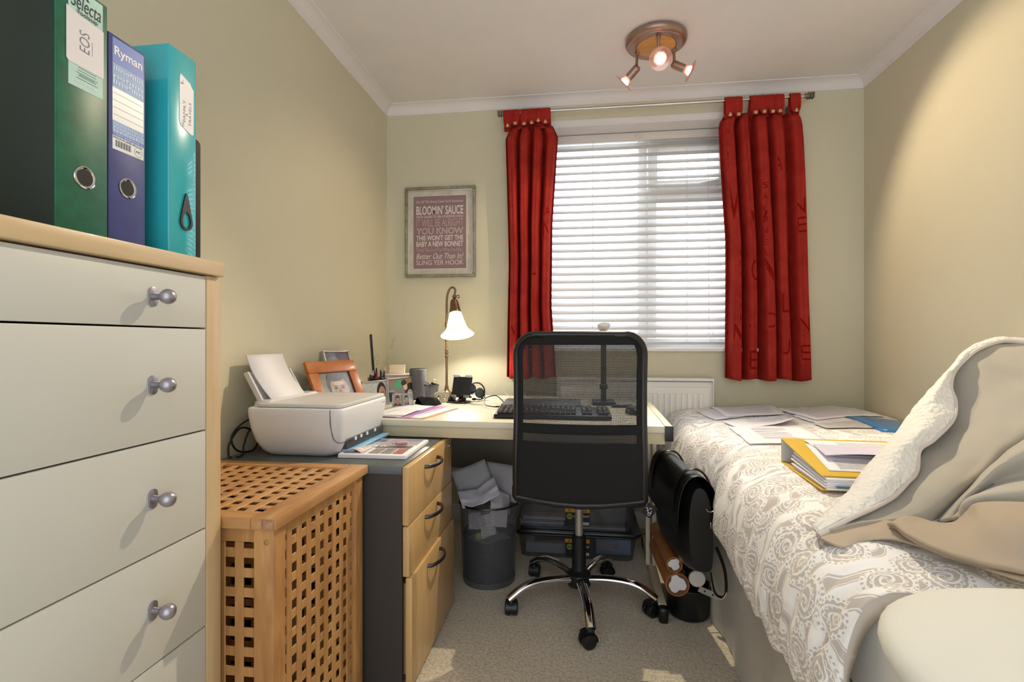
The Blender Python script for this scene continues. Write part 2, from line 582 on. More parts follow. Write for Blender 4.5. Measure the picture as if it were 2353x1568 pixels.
# painted lining of the reveal and the white strip above it
m = MB()
m.box(WX0, WX1, YB - .004, YB + .2, WZ1 - .006, WZ1 + .001)
m.box(WX0, WX0 + .006, YB, YB + .2, WZ0, WZ1); m.box(WX1 - .006, WX1, YB, YB + .2, WZ0, WZ1)
m.box(WX0 - .03, WX1 + .03, YB - .006, YB + .001, WZ1 + .001, WZ1 + .03)
struct(m.build('trim_1', CEIL))


# coving: a concave moulding run along the three walls
def cove_profile():
    pts = [(0.0, 2.398), (0.004, 2.398)]
    for k in range(9):
        a = k / 8 * PI / 2
        pts.append((0.055 - 0.048 * math.cos(a), 2.402 + 0.044 * math.sin(a)))
    pts += [(0.058, 2.45), (0.0, 2.45)]
    return pts


cp = cove_profile()
m = MB(); m.grid([[(XL + d, y, z) for d, z in cp] for y in (YF, YB)]); struct(m.build('trim_2', CEIL, angle=25))
m = MB(); m.grid([[(XR - d, y, z) for d, z in reversed(cp)] for y in (YF, YB)]); struct(m.build('trim_3', CEIL, angle=25))
m = MB(); m.grid([[(x, YB - d, z) for d, z in cp] for x in (XL, XR)]); struct(m.build('trim_4', CEIL, angle=25))
# skirting
m = MB(); m.box(XL, XL + .014, YF, YB, 0, .09, .004); struct(m.build('baseboard_left', GLOSSW))
m = MB(); m.box(XL, XR, YB - .014, YB, 0, .09, .004); struct(m.build('baseboard_back', GLOSSW))
m = MB(); m.box(XR - .014, XR, YF, YB, 0, .09, .004); struct(m.build('baseboard_right', GLOSSW))

# ------------------------------------------------------------------ window
win = bpy.data.objects.new('window_1', None); COL.objects.link(win); win.location = (.345, 3.18, WZ0)
ROOT['window_1'] = Matrix.Translation((.345, 3.18, WZ0)); struct(win)
FY0, FY1 = 3.15, 3.205
m = MB()
m.box(WX0, WX0 + .06, FY0, FY1, WZ0, WZ1, .006); m.box(WX1 - .06, WX1, FY0, FY1, WZ0, WZ1, .006)
m.box(WX0 + .059, .356, FY0 + .001, FY1, WZ1 - .07, WZ1, .003); m.box(WX0 + .059, .356, FY0 + .001, FY1, WZ0, WZ0 + .07, .003)
m.box(.404, WX1 - .059, FY0 + .001, FY1, WZ1 - .07, WZ1, .003); m.box(.404, WX1 - .059, FY0 + .001, FY1, WZ0, WZ0 + .07, .003)
m.box(.355, .405, FY0 + .0005, FY1, WZ0, WZ1, .004)
m.box(.4045, WX1 - .0595, FY0, FY1, 1.925, 1.965, .006)
m.build('window_frame', UPVC, win)
m = MB()   # opening top light and its sash
sx0, sx1, sz0, sz1 = .41, WX1 - .065, 1.955, WZ1 - .065
m.box(sx0, sx0 + .055, FY0 - .018, FY1 - .01, sz0, sz1, .006); m.box(sx1 - .055, sx1, FY0 - .018, FY1 - .01, sz0, sz1, .006)
m.box(sx0 + .0545, sx1 - .0545, FY0 - .0175, FY1 - .011, sz0, sz0 + .05, .003); m.box(sx0 + .0545, sx1 - .0545, FY0 - .0175, FY1 - .011, sz1 - .05, sz1, .003)
m.build('sash', UPVC, win)
m = MB(); m.box(.4055, .46, FY0 - .004, FY1 - .01, WZ0 + .071, 1.9245, .003); m.box(.4595, WX1 - .0605, FY0 - .0035, FY1 - .011, 1.88, 1.924, .003)
m.build('glazing_bead', UPVC, win)
m = MB(); m.tube([(.80, FY0 - .02, 1.985), (.80, FY0 - .045, 1.985), (.74, FY0 - .055, 1.975), (.70, FY0 - .055, 1.965)], .009, 8)
m.box(.785, .815, FY0 - .026, FY0 - .016, 1.965, 2.005, .003)
m.build('window_handle', UPVC, win)
GL = make_glass('window_glass', '#F7FBFF', 0.05)
m = MB()
for a, b, c, d in ((WX0 + .05, .36, WZ0 + .06, WZ1 - .06), (.455, WX1 - .055, WZ0 + .06, 1.89), (.46, WX1 - .11, 2.0, WZ1 - .11)):
    m.box(a, b, 3.176, 3.18, c, d)
m.build('glass_pane', GL, win)
m = MB(); m.box(WX0 - .035, WX1 + .035, YB - .03, FY0 + .005, .992, 1.012, .005); m.build('window_sill', GLOSSW, win)

# ------------------------------------------------------------------ venetian blind
bl = thing('venetian_blind', 'white venetian blind with tilted slats hanging inside the window recess', 'blind', (.345, 3.09, 1.03))
m = MB(); m.box(WX0 + .012, WX1 - .012, 3.065, 3.115, 2.228, 2.272, .003)
m.build('headrail', BLIND, bl)
m = MB()
th = R(41); n = 25; z0 = 2.196; pitch = .0462
for k in range(n):
    zc = z0 - k * pitch; prof = []
    tk = th
    for q in range(7):
        a = (q / 6 - .5) * .05
        bow = .0028 * (1 - (2 * q / 6 - 1) ** 2)
        prof.append((3.09 + a * math.cos(tk) - bow * math.sin(tk), zc + a * math.sin(tk) + bow * math.cos(tk)))
    prof2 = [(y + .0022 * math.sin(tk), z - .0022 * math.cos(tk)) for y, z in reversed(prof)]
    pr = prof + prof2
    m.grid([[(x, y, z) for y, z in pr + [pr[0]]] for x in (WX0 + .018, WX1 - .018)])
m.build('slats', BLIND, bl, angle=60)
m = MB(); m.box(WX0 + .018, WX1 - .018, 3.066, 3.114, 1.030, 1.046, .004); m.build('bottom_rail', BLIND, bl)
for x in (.08, .345, .62):
    m = MB(); m.tube([(x, 3.068, 2.24), (x, 3.066, 1.6), (x, 3.068, 1.04)], .0011, 6); m.tube([(x + .004, 3.113, 2.24), (x + .004, 3.113, 1.04)], .0011, 6)
    m.build('ladder_cord', BLIND, bl)
m = MB(); pp = [(.735, 3.055, 2.24), (.735, 3.05, 1.6), (.737, 3.05, 1.13), (.742, 3.045, 1.06), (.752, 3.045, 1.045), (.762, 3.045, 1.06), (.76, 3.05, 1.1)]
m.tube(spline(pp, 30), .0012, 6); m.build('lift_cord', BLIND, bl)
m = MB(); m.box(.33, .365, 3.055, 3.066, 2.236, 2.258, .003); m.cyl((.347, 3.05, 2.245), (.347, 3.06, 2.245), .006); m.build('tilt_knob', BLIND, bl)

# ------------------------------------------------------------------ curtain rod and curtains
ROD = mat('nickel_rod', '#C9C4C0', 0.2, 1.0, var=0.02)
FIN = mat('pewter_finial', '#8C867A', 0.42, 0.8, var=0.1, vscale=40)
RY, RZ = 2.865, 2.338
rod = thing('curtain_rod', 'slim nickel curtain rod with ridged square ends below the coving', 'curtain rod', (.383, RY, RZ))
m = MB(); m.cyl((-.41, RY, RZ), (1.175, RY, RZ), .009, seg=20); m.build('rod', ROD, rod)
for sx, x in ((-1, -.41), (1, 1.175)):
    m = MB()
    m.cyl((x, RY, RZ), (x + sx * .012, RY, RZ), .013, seg=16)
    for k in range(3): m.boxc((x + sx * (.017 + k * .0125), RY, RZ), (.0085, .03, .03), .003)
    for k in range(2): m.boxc((x + sx * (.023 + k * .0125), RY, RZ), (.006, .018, .018), .001)
    m.build('finial', FIN, rod)
for x in (-.405, 1.13):
    m = MB(); m.cyl((x, YB - .001, RZ - .035), (x, YB - .014, RZ - .035), .024, seg=24, bev=.003)
    m.tube([(x, YB - .01, RZ - .035), (x, RY + .02, RZ - .03), (x, RY, RZ - .012)], .007, 10)
    m.cyl((x - .006, RY, RZ), (x + .006, RY, RZ), .014, seg=20)
    m.build('rod_bracket', FIN, rod)

BTN = mat('carved_wood_button', '#D9B98C', 0.5, var=0.2, vscale=80)
CURTTXT = mat('dark_red_script_print', '#86160F', 0.9, var=0.05, spec=0.05)


def curtain(label, left, right, nfold, tabs, amp, letters, seed):
    """left/right: edge tables (z, x); folds are a height field y(x, z)"""
    rnd = random.Random(seed)
    ph = [rnd.uniform(-.5, .5) for _ in range(40)]; am = [rnd.uniform(.65, 1.25) for _ in range(40)]
    top, bot = 2.262, .843

    def fold(u, z):
        s_ = u * nfold; i = int(s_); f = s_ - i
        a = lerp(am[i], am[i + 1], f)
        q = (s_ + .10 * math.sin(z * 1.9 + seed + i) * math.sin(PI * f) + .22 * ph[i] * math.sin(PI * f)) % 1.0
        dv = min(q, 1 - q)
        w = .75 + .30 * math.cos(2 * PI * (q - .5)) - 2.7 * math.exp(-(dv / .135) ** 2) - .25 * math.exp(-((q - .5 - .3 * ph[i]) / .13) ** 2)
        w += .18 * math.sin(3 * z + 5 * ph[i])
        g = pl(z, [(.84, 1.15), (1.5, 1.05), (2.15, .9), (2.27, .5)])
        edge = min(1, min(u, 1 - u) / .03)
        return a * amp * g * w * (0.3 + .7 * edge)

    def pos(x, z):
        l, r_ = pl(z, left), pl(z, right)
        u = min(1, max(0, (x - l) / (r_ - l)))
        return RY + .012 - fold(u, z) * .9 + .004 * math.sin(7 * z + 9 * x)
    cx = (left[0][1] + right[0][1]) / 2
    t_ = thing('curtain', label, 'curtain', (cx, RY, bot), 0, 'red tab top curtains')
    m = MB(); nu, nz = nfold * 36, 46
    P = []
    for i in range(nz + 1):
        z = lerp(bot, top, i / nz); row = []
        for j in range(nu + 1):
            u = j / nu; l, r_ = pl(z, left), pl(z, right); x = lerp(l, r_, u)
            zz = z
            if i == 0: zz = z + .006 * math.sin(u * 19 + seed)
            row.append((x, pos(x, z), zz))
        P.append(row)
    m.grid(P)
    m.build('cloth', CURTAIN, t_, angle=80, mods=[('SOLIDIFY', dict(thickness=.0022, offset=0))])
    # tabs looped over the rod, each with its button
    for tx, w, tl, shape in tabs:
        m = MB()
        yb = pos(tx, top - .01)
        loop = [(yb + .004, top - .02), (RY + .017, RZ - .02), (RY + .016, RZ + .004), (RY + .009, RZ + .0145), (RY, RZ + .017), (RY - .009, RZ + .0145), (RY - .016, RZ + .004),
                (RY - .02, RZ - .03), (yb - .016 if yb - .016 < RY - .018 else RY - .018, tl + .02), (min(yb, RY) - .02, tl)]
        rows = []
        for k, (y, z) in enumerate(loop):
            ww = w * (1.15 if k == 0 else 1.0) * (.62 if k == len(loop) - 1 else 1)
            bulge = .006 * math.sin(k)
            rows.append([(tx + ww * (q / 8 - .5), y - .004 * math.cos((q / 8 - .5) * PI * 3) * (1 if k > 6 else .4), z - (.006 * (1 - (q / 4 - 1) ** 2) if k == len(loop) - 1 else 0)) for q in range(9)])
        m.grid(rows)
        tb = m.build('tab', CURTAIN, t_, angle=80, mods=[('SOLIDIFY', dict(thickness=.002, offset=0)), ('SUBSURF', dict(levels=1, render_levels=1))])
        m = MB(); by = min(yb, RY) - .026; bz = tl + .006
        if shape == 's': m.boxc((tx, by, bz), (.017, .005, .016), .0025)
        elif shape == 'r': m.cyl((tx, by - .0025, bz), (tx, by + .0025, bz), .009, seg=16, bev=.001)
        else: m.prism([(tx, by - .0025, bz + .013), (tx + .005, by - .0025, bz + .004), (tx + .009, by - .0025, bz - .003), (tx + .005, by - .0025, bz - .009), (tx - .005, by - .0025, bz - .009), (tx - .009, by - .0025, bz - .003), (tx - .005, by - .0025, bz + .004)], (0, .005, 0), .001)
        m.boxc((tx, by - .003, bz), (.005, .002, .005), .0008)
        m.build('button', BTN, tb)
    m = MB()
    for body, x, z, w, h, sh in letters:
        m.text(body, (x, 0, z), (1, 0, 0), (0, 0, 1), w, h, 0, sh, cut=.006)
    m.move(lambda p: (p.x, pos(p.x, p.z) - .0018, p.z))
    m.build('script_print', CURTTXT, t_, angle=80)
    return t_


def col_letters(word, x, z, h, gap, w): return [(c, x, z - k * (h + gap), w * (.35 if c in 'I' else 1), h, 0) for k, c in enumerate(word)]


tl_ = [(-.397, .05, 2.252, 'd'), (-.354, .05, 2.262, 's'), (-.304, .045, 2.258, 'r'), (-.262, .045, 2.262, 'd'), (-.225, .045, 2.272, 'd'), (-.185, .055, 2.262, 'd')]
LL = col_letters('VERITAS', -.335, 2.1, .022, .03, .014) + [('N', -.2, 1.62, .05, .1, 0), ('L', -.27, 1.42, .05, .1, 0), ('M', -.4, 1.03, .08, .13, .1), ('de la', -.25, 1.1, .06, .03, .3), ('A', -.19, 1.75, .03, .05, 0)]
curtain('narrow red tab top curtain hanging at the left of the window', [(.84, -.410), (1.5, -.398), (1.95, -.408), (2.2, -.415), (2.262, -.385)],
        [(.84, -.128), (1.25, -.155), (1.7, -.150), (2.2, -.118), (2.262, -.148)], 4, tl_, .030, LL, 3)
tr_ = [(.795, .046, 2.245, 'd'), (.838, .046, 2.245, 's'), (.923, .046, 2.25, 's'), (.966, .044, 2.25, 'r'), (1.009, .045, 2.25, 's'), (1.045, .05, 2.25, 's'), (1.125, .052, 2.25, 'd')]
LR = (col_letters('INCAUNE', .845, 1.5, .035, .022, .024) + col_letters('SAIUNEAN', .965, 1.86, .03, .03, .022) + col_letters('NCREAL', .78, 2.16, .025, .035, .016)
      + [('V', .785, 1.70, .07, .2, 0), ('V', .90, 1.58, .09, .16, 0), ('N', .93, 1.32, .12, .24, 0), ('O', .90, 1.37, .06, .11, 0), ('E', 1.13, 1.62, .05, .08, 0), ('N', 1.12, 1.72, .05, .08, 0), ('M', .80, 1.0, .10, .14, .15), ('E', .89, .9, .06, .1, 0),
         ('A', 1.02, 1.95, .04, .07, 0), ('E', 1.145, .95, .05, .08, 0), ('N', 1.14, 1.1, .05, .08, 0), ('L', 1.06, 1.2, .04, .1, 0), ('R', .99, 2.05, .04, .07, .1), ('U', 1.05, .98, .05, .08, 0), ('C', .96, 1.12, .06, .08, 0)])
curtain('wide red script print curtain hanging at the right of the window', [(.84, .785), (1.6, .785), (2.22, .748), (2.262, .775)],
        [(.84, 1.222), (1.5, 1.205), (2.1, 1.185), (2.22, 1.176), (2.262, 1.152)], 5, tr_, .032, LR, 8)

# ------------------------------------------------------------------ radiator
rd = thing('radiator', 'white ribbed panel radiator on the back wall under the window', 'radiator', (.3, 2.9, .18))
m = MB(); rx0, rx1 = -.12, .716
prof = []
x = rx0 + .03; rowf = []
m.box(rx0, rx1, 2.885, 2.90, .22, .828, .004)
m.box(rx0 + .015, rx1 - .015, 2.873, 2.886, .235, .80, .006)
k = 0
xx = rx0 + .028
while xx < rx1 - .05:
    m.box(xx + .0025, xx + .0275, 2.8685, 2.876, .26, .765, .004)
    xx += .0305
m.build('panel', GLOSSW, rd)
m = MB(); m.box(rx0 - .004, rx1 + .004, 2.866, 2.934, .832, .848, .003); m.build('top_grille', GLOSSW, rd)
for sx in (rx0 - .003, rx1 - .002):
    m = MB(); m.box(sx, sx + .005, 2.866, 2.932, .22, .84, .002); m.build('side_cover', GLOSSW, rd)
for bx_ in (.6, 0):
    m = MB(); m.box(bx_, bx_ + .03, 2.90, 2.949, .3, .75); m.build('wall_bracket', GLOSSW, rd)
m = MB(); m.tube([(.700, 2.905, .24), (.700, 2.905, .12), (.700, 2.905, 0)], .0075, 10); m.build('pipe', COPPER if 'COPPER' in globals() else GLOSSW, rd)

# ------------------------------------------------------------------ framed print
fp = thing('framed_print', 'silver framed mauve typographic print hanging left of the red curtain', 'picture', (-.812, 2.949, 1.428))
SILVERWOOD = wood('distressed_silver_moulding', '#A29A88', '#6F685A', (20, 20, 20), 0.4)
m = MB(); x0, x1, zz0, zz1 = -1.025, -.599, 1.427, 1.960; w = .017
for a, b, c, d in ((x0, x1, zz0, zz0 + w), (x0, x1, zz1 - w, zz1), (x0, x0 + w, zz0 + w, zz1 - w), (x1 - w, x1, zz0 + w, zz1 - w)):
    m.box(a, b, 2.925, 2.949, c, d, .004)
m.build('frame', SILVERWOOD, fp)
m = MB()
w2 = w + .002
for a, b, c, d in ((x0 + w, x1 - w, zz0 + w, zz0 + w + .006), (x0 + w, x1 - w, zz1 - w - .006, zz1 - w), (x0 + w, x0 + w + .006, zz0 + w + .006, zz1 - w - .006), (x1 - w - .006, x1 - w, zz0 + w + .006, zz1 - w - .006)):
    m.box(a, b, 2.931, 2.945, c, d, .002)
m.build('inner_lip', mat('pale_silver', '#D5CFC6', .35, .4, var=.05), fp)
m = MB(); m.box(x0 + .016, x1 - .016, 2.940, 2.946, zz0 + .016, zz1 - .016)
m.build('mount', mat('marbled_grey_mount', '#CFCBBE', .6, col2='#B5B3A8', vscale=25, coat=.3), fp)
m = MB(); px0, px1, pz0, pz1 = -.975, -.655, 1.478, 1.907
m.box(px0 - .004, px1 + .004, 2.9385, 2.941, pz0 - .004, pz1 + .004); m.build('mount_bevel', mat('mount_core', '#E2DDD4', .6), fp)
m = MB(); m.box(px0, px1, 2.9375, 2.9387, pz0, pz1); pr_ = m.build('print_sheet', mat('mauve_print', '#8F7478', .45, col2='#876B70', vscale=12, coat=.25), fp)
WHT = mat('print_white_ink', '#DDD4D2', .5, var=.02); PNK = mat('print_pink_ink', '#BFA3A6', .5, var=.02)
TX, TW, TY = -.957, .284, 2.9372
lines = [('Out Of The Strong Came Forth Sweetness', 1.862, .020, 0, .25, -.006), ("BLOOMIN' SAUCE", 1.797, .053, 0, 0, .017), ("SHE'D LAUGH TO SEE A PUDDING ROLL!", 1.778, .014, 0, 0, .005),
         ('IT WILL BE ALRIGHT', 1.727, .044, 1, 0, -.004), ('YOU KNOW', 1.682, .036, 0, 0, .016), ("THIS WON'T GET THE", 1.645, .030, 0, 0, .016), ('BABY A NEW BONNET', 1.608, .031, 0, 0, .017),
         ("Thank The Lord For What I've Had...", 1.578, .023, 1, 0, -.006), ('Better Out Than In!', 1.535, .033, 0, .3, 0), ('SLING YER HOOK', 1.500, .028, 0, 0, -.004)]
for body, z, h, c, sh, bo in lines:
    m = MB(); m.text(body, (TX, TY, z), (1, 0, 0), (0, 0, 1), TW, h, .0002, sh, bo)
    if body == 'YOU KNOW': pass
    m.build('lettering', (WHT, PNK)[c], pr_, flat=True)
m = MB(); m.text('YOU KNOW', (TX + .003, TY, 1.685), (1, 0, 0), (0, 0, 1), TW - .006, .030, .0005, 0, -.020)
m.build('lettering', MATS['mauve_print'], pr_, flat=True)

# ------------------------------------------------------------------ ceiling spotlights
COPPERM = mat('brushed_copper_brown', '#AC9085', 0.34, 0.8, var=0.08, vscale=3)
lc = Vector((.352, 2.43, ZC))
cl = thing('ceiling_spotlight', 'round copper ceiling light with three adjustable glass shaded spots', 'ceiling light', tuple(lc))
m = MB(); m.lathe([(0, -.002), (.13, -.002), (.138, -.008), (.139, -.018), (.134, -.028), (.126, -.034), (.118, -.037), (.116, -.040), (.09, -.0405), (.088, -.038), (0, -.038)], lc, seg=64)
m.build('base', COPPERM, cl)
m = MB(); m.lathe([(0, -.036), (.087, -.037), (.087, -.0415), (.083, -.0435), (0, -.0435)], lc, seg=48)
m.build('wood_disc', wood('beech_disc', '#D69A4E', '#C08338', (3, 20, 20), .4), cl)
BULB = mat('halogen_bulb', '#FFFFFF', .3, emit=('#FFE6D0', 5.0))
ROSE = make_glass('rose_glass_flare', '#FFE0D8', .22, .1, .16, '#FFCFC4')
WARM = (1.0, .78, .52)
heads = [((.351, 2.345, 2.412), (.354, 2.365, 2.33), (-.02, -.86, -.62), 95), ((.272, 2.47, 2.412), (.268, 2.468, 2.335), (-.66, .30, -.62), 90), ((.438, 2.46, 2.412), (.440, 2.458, 2.335), (.72, -.10, -.40), 90)]
for at, pv, dr, sz in heads:
    at = Vector(at); pv = Vector(pv); dr = Vector(dr).normalized()
    m = MB(); m.cyl(at + Vector((0, 0, .0)), pv, .0065, seg=14); m.cyl(at, at - Vector((0, 0, .012)), .0105, seg=18, bev=.002)
    arm = m.build('arm', COPPERM, cl)
    e = pv + dr * .052
    m = MB(); m.lathe([(0, -.014), (.011, -.013), (.0175, -.006), (.0185, 0), (.0185, .052), (.016, .052), (.016, .02), (0, .02)], pv, dr, 28); m.build('lamp_head', COPPERM, arm)
    m = MB(); m.lathe([(.0165, .050), (.019, .062), (.024, .073), (.034, .079), (.048, .081), (.0485, .0825), (.034, .0815), (.023, .0755), (.0175, .063), (.0155, .05)], pv, dr, 40); m.build('glass_flare', ROSE, arm)
    m = MB(); m.lathe([(0, .060), (.012, .060), (.0205, .073), (.0215, .0765), (.017, .0785), (0, .079)], pv, dr, 28); m.build('bulb', BULB, arm)
spot('spot_to_room', Vector(heads[0][1]) + Vector(heads[0][2]).normalized() * .09, (.25, .7, .35), 46, (1.0, .84, .60), 105, .45, .012)
spot('spot_to_desk', Vector(heads[1][1]) + Vector(heads[1][2]).normalized() * .09, (-.85, 2.35, .9), 9, WARM, 95, .6, .012)
spot('spot_to_wall', Vector(heads[2][1]) + Vector(heads[2][2]).normalized() * .09, (1.5, 1.95, 1.45), 18, WARM, 85, .5, .012)

# ================================================================== CHEST OF DRAWERS
ch = thing('chest_of_drawers', 'tall cream fronted chest of drawers with birch frame against the left wall', 'chest of drawers', (-.94, .58, 0))
CX, CY0, CY1, CT = -.743, .18, .983, 1.213
m = MB(); m.box(XL + .012, CX + .011, CY0 - .002, CY1 - .003, CT - .030, CT, .003); m.build('top_board', BIRCH, ch)
for a, b in ((CY1 - .041, CY1), (CY0, CY0 + .041)):
    m = MB(); m.box(XL + .012, CX, a, b, 0, CT - .031, .002); m.build('side_panel', BIRCHV, ch)
m = MB(); m.box(XL + .012, XL + .018, CY0 + .042, CY1 - .042, .05, CT - .032); m.box(XL + .02, CX - .02, CY0 + .042, CY1 - .042, .04, .058)
m.build('carcass_back', mat('dark_recess_board', '#4A4038', .8), ch)
m = MB(); m.box(CX - .012, CX - .004, CY0 + .042, CY1 - .042, 0, .078); m.build('plinth', BIRCH, ch)
KNOB = mat('satin_nickel_knob', '#A8A6B0', .33, .85, var=.02)
zs = [1.181, 1.075, .871, .674, .477, .28, .083]
for zt, zb in zip(zs, zs[1:]):
    m = MB(); m.box(CX - .020, CX - .001, CY0 + .043, CY1 - .043, zb + .0015, zt - .0015, .0015); m.box(CX - .30, CX - .02, CY0 + .06, CY1 - .06, zb + .01, zt - .03)
    dr = m.build('drawer', CREAM, ch)
    zk = (zt + zb) / 2
    for ky in (.811, .352):
        m = MB()
        m.prism([(CX - .0015, ky + .0095 * math.cos(a), zk + (.008 if math.sin(a) > 0 else -.008) + .0095 * math.sin(a)) for a in [i / 20 * 2 * PI for i in range(20)]], (.003, 0, 0), .0006)
        m.lathe([(0, 0), (.0062, 0), (.0056, .008), (.006, .015), (.0075, .017), (.0112, .021), (.0135, .0275), (.0135, .0305), (.0112, .0365), (.006, .0405), (0, .0415)], (CX, ky, zk), (1, 0, 0), 28)
        m.build('knob', KNOB, dr)

# ================================================================== LEVER ARCH FILES on the chest
FZ = CT + .001


def lever_file(name, label, y0, y1, xf, h, mats, hole_z, rad=.0, ring=True, depth=.30):
    t_ = thing(name, label, 'file', (xf - depth / 2, (y0 + y1) / 2, FZ))
    cov = mats[0]
    m = MB()
    n = 8; r = .004
    m.box(xf - .0045, xf, y0 + .0005, y1 - .0005, FZ, FZ + h, .0018); m.build('spine', cov, t_)
    for k, (a, b) in enumerate(((y0, y0 + .003), (y1 - .003, y1))):
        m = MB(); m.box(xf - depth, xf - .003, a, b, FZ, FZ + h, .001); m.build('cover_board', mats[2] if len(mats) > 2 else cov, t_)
    m = MB(); m.box(xf - depth + .02, xf - .012, y0 + .006, y1 - .008, FZ + .006, FZ + h - .025); m.build('paper_block', PAPER, t_)
    return t_


def spine_hole(t_, y, z, xf, r=.0145):
    m = MB(); m.lathe([(r - .0015, .0004), (r, .0016), (r + .0012, .0022), (r + .0030, .0016), (r + .0036, .0002)], (xf, y, z), (1, 0, 0), 36)
    rg = m.build('finger_ring', CHROME, t_)
    m = MB(); m.cyl((xf + .0001, y, z), (xf + .0005, y, z), r - .001, seg=32); m.build('finger_hole', BLACKM, rg)
    return rg


GREEN = mat('mottled_green_board', '#0C6448', .42, col2='#0A523C', vscale=45, bump=(300, .1, .0006))
GREENS = GREEN
NAVY = mat('purple_blue_board', '#3F4684', .45, col2='#373C74', vscale=30)
TEAL = mat('glossy_teal_plastic', '#2FAAB6', .2, var=.03, coat=.5)
AQUA = mat('aqua_label_card', '#A8CFC9', .5, var=.1, vscale=15)
LBL = mat('off_white_label', '#D3D0D6', .55, var=.02)
BLUEL = mat('royal_blue_label', '#2C5CB8', .45, var=.04); BLUEM = mat('mid_blue_label', '#6C92CC', .45, var=.12, vscale=25); BLUEP = mat('pale_blue_ink', '#BCD2EE', .5)
YR, ZU = (0, 1, 0), (0, 0, 1)

gx = -.768
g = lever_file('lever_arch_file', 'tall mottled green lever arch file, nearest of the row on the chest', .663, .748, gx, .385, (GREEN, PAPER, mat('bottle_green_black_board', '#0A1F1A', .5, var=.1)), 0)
spine_hole(g, .7085, FZ + .092, gx)
m = MB(); m.box(gx, gx + .0004, .682, .7385, FZ + .228, FZ + .381); sl = m.build('spine_label', AQUA, g)
m = MB(); m.text('Selecta', (gx + .0006, .686, FZ + .350), YR, ZU, .049, .022, .0002, .2); m.text('Foolscap', (gx + .0012, .696, FZ + .340), YR, ZU, .033, .009, .0002, 0, .01)
m.text('R', (gx + .0006, .700, FZ + .370), YR, ZU, .016, .012, .0002, .2, .02)
m.build('label_lettering', INK, sl, flat=True)
m = MB()
for k, wd in enumerate((.047, .03, .03, .036, .03, .036)): m.box(gx + .0004, gx + .0006, .712 - wd / 2, .712 + wd / 2, FZ + .2635 - k * .0042, FZ + .2643 - k * .0042)
m.box(gx + .0004, gx + .0006, .699, .724, FZ + .2487, FZ + .2497)
m.build('label_lettering', mat('dark_teal_ink', '#2C5A5C', .6), sl, flat=True)
m = MB(); m.text('www.jal-uk.com', (gx + .0006, .693, FZ + .2345), YR, ZU, .036, .0055, .0002, 0, .01); m.build('label_lettering', PAPER, sl, flat=True)
m = MB(); m.prism([(gx + .0005, .6785, FZ + .346), (gx + .0005, .6785, FZ + .266), (gx + .0005, .682, FZ + .262), (gx + .0005, .7395, FZ + .262), (gx + .0005, .7395, FZ + .338), (gx + .0005, .70, FZ + .341)], (.0006, 0, 0))
nt = m.build('paper_note', LBL, g)
m = MB(); m.text('EOS', (gx + .0014, .715, FZ + .287), (0, 0, 1), (0, -1, 0), .032, .016, .0001, .1, -.012); m.box(gx + .0011, gx + .0013, .7195, .7200, FZ + .288, FZ + .310)
m.build('handwriting', mat('pencil_grey', '#77757C', .7), nt, flat=True)

px = -.772
p_ = lever_file('lever_arch_file', 'purple blue lever arch file between the green and teal ones', .752, .826, px, .350, (NAVY, PAPER), 0)
spine_hole(p_, .789, FZ + .099, px, .0140)
y0, y1 = .760, .8215
m = MB(); m.box(px, px + .0004, y0, y1, FZ + .158, FZ + .345); sl = m.build('spine_label', mat('pale_label_card', '#C9CED8', .35, var=.03, coat=.4), p_)
for za, zb, mm in ((.302, .345, BLUEL), (.181, .186, BLUEL), (.262, .3015, BLUEM), (.1862, .206, BLUEM)):
    m = MB(); m.box(px + .0003, px + .0006, y0, y1, FZ + za, FZ + zb); m.build('label_band', mm, sl)
m = MB(); m.text('Ryman', (px + .0007, y0 + .003, FZ + .312), YR, ZU, .055, .020, .0002, 0, .02); m.text('www.ryman.co.uk', (px + .0007, y0 + .006, FZ + .1818), YR, ZU, .046, .0036, .0002)
m.build('label_lettering', PAPER, sl, flat=True)
m = MB()
for body, z, h in (('ilingfilin', .288, .011), ('ngfilin', .276, .009), ('lingfilin', .265, .011)): m.text(body, (px + .0007, y0 + .001, FZ + z), YR, ZU, .058, h, .0002, 0, .015)
for body, z in (('ourcolour', .1985), ('rcolourco', .1925), ('urcolo', .1868)): m.text(body, (px + .0007, y0 + .001, FZ + z), YR, ZU, .0595, .0058, .0002, 0, .01)
m.build('label_lettering', BLUEP, sl, flat=True)
m = MB(); m.text('FOOLSCAP LEVER ARCH FILE', (px + .0006, y0 + .001, FZ + .1765), YR, ZU, .058, .0034, .0002, 0, .01)
for k in range(18): m.box(px + .0004, px + .0006, y0 + .006 + k * .0017, y0 + .006 + k * .0017 + (.0005 + .0006 * ((k * 7) % 3 == 0)), FZ + .1635, FZ + .1745)
m.text('F/C', (px + .0006, y1 - .0155, FZ + .1665), YR, ZU, .009, .0042, .0002, 0, .01)
for k in range(3): pass
m.box(px + .0004, px + .0005, y0 + .001, y1 - .003, FZ + .2525, FZ + .2530); m.box(px + .0004, px + .0005, y0 + .001, y1 - .001, FZ + .2405, FZ + .2410); m.box(px + .0004, px + .0005, y0 + .001, y1 - .001, FZ + .2285, FZ + .2290); m.box(px + .0004, px + .0005, y0 + .001, y1 - .001, FZ + .2165, FZ + .2170)
m.lathe([(.0078, .0004), (.0078, .0006), (.0082, .0006), (.0082, .0004)], (px, y1 - .011, FZ + .1685), (1, 0, 0), 28)
m.build('label_lettering', INK, sl, flat=True)

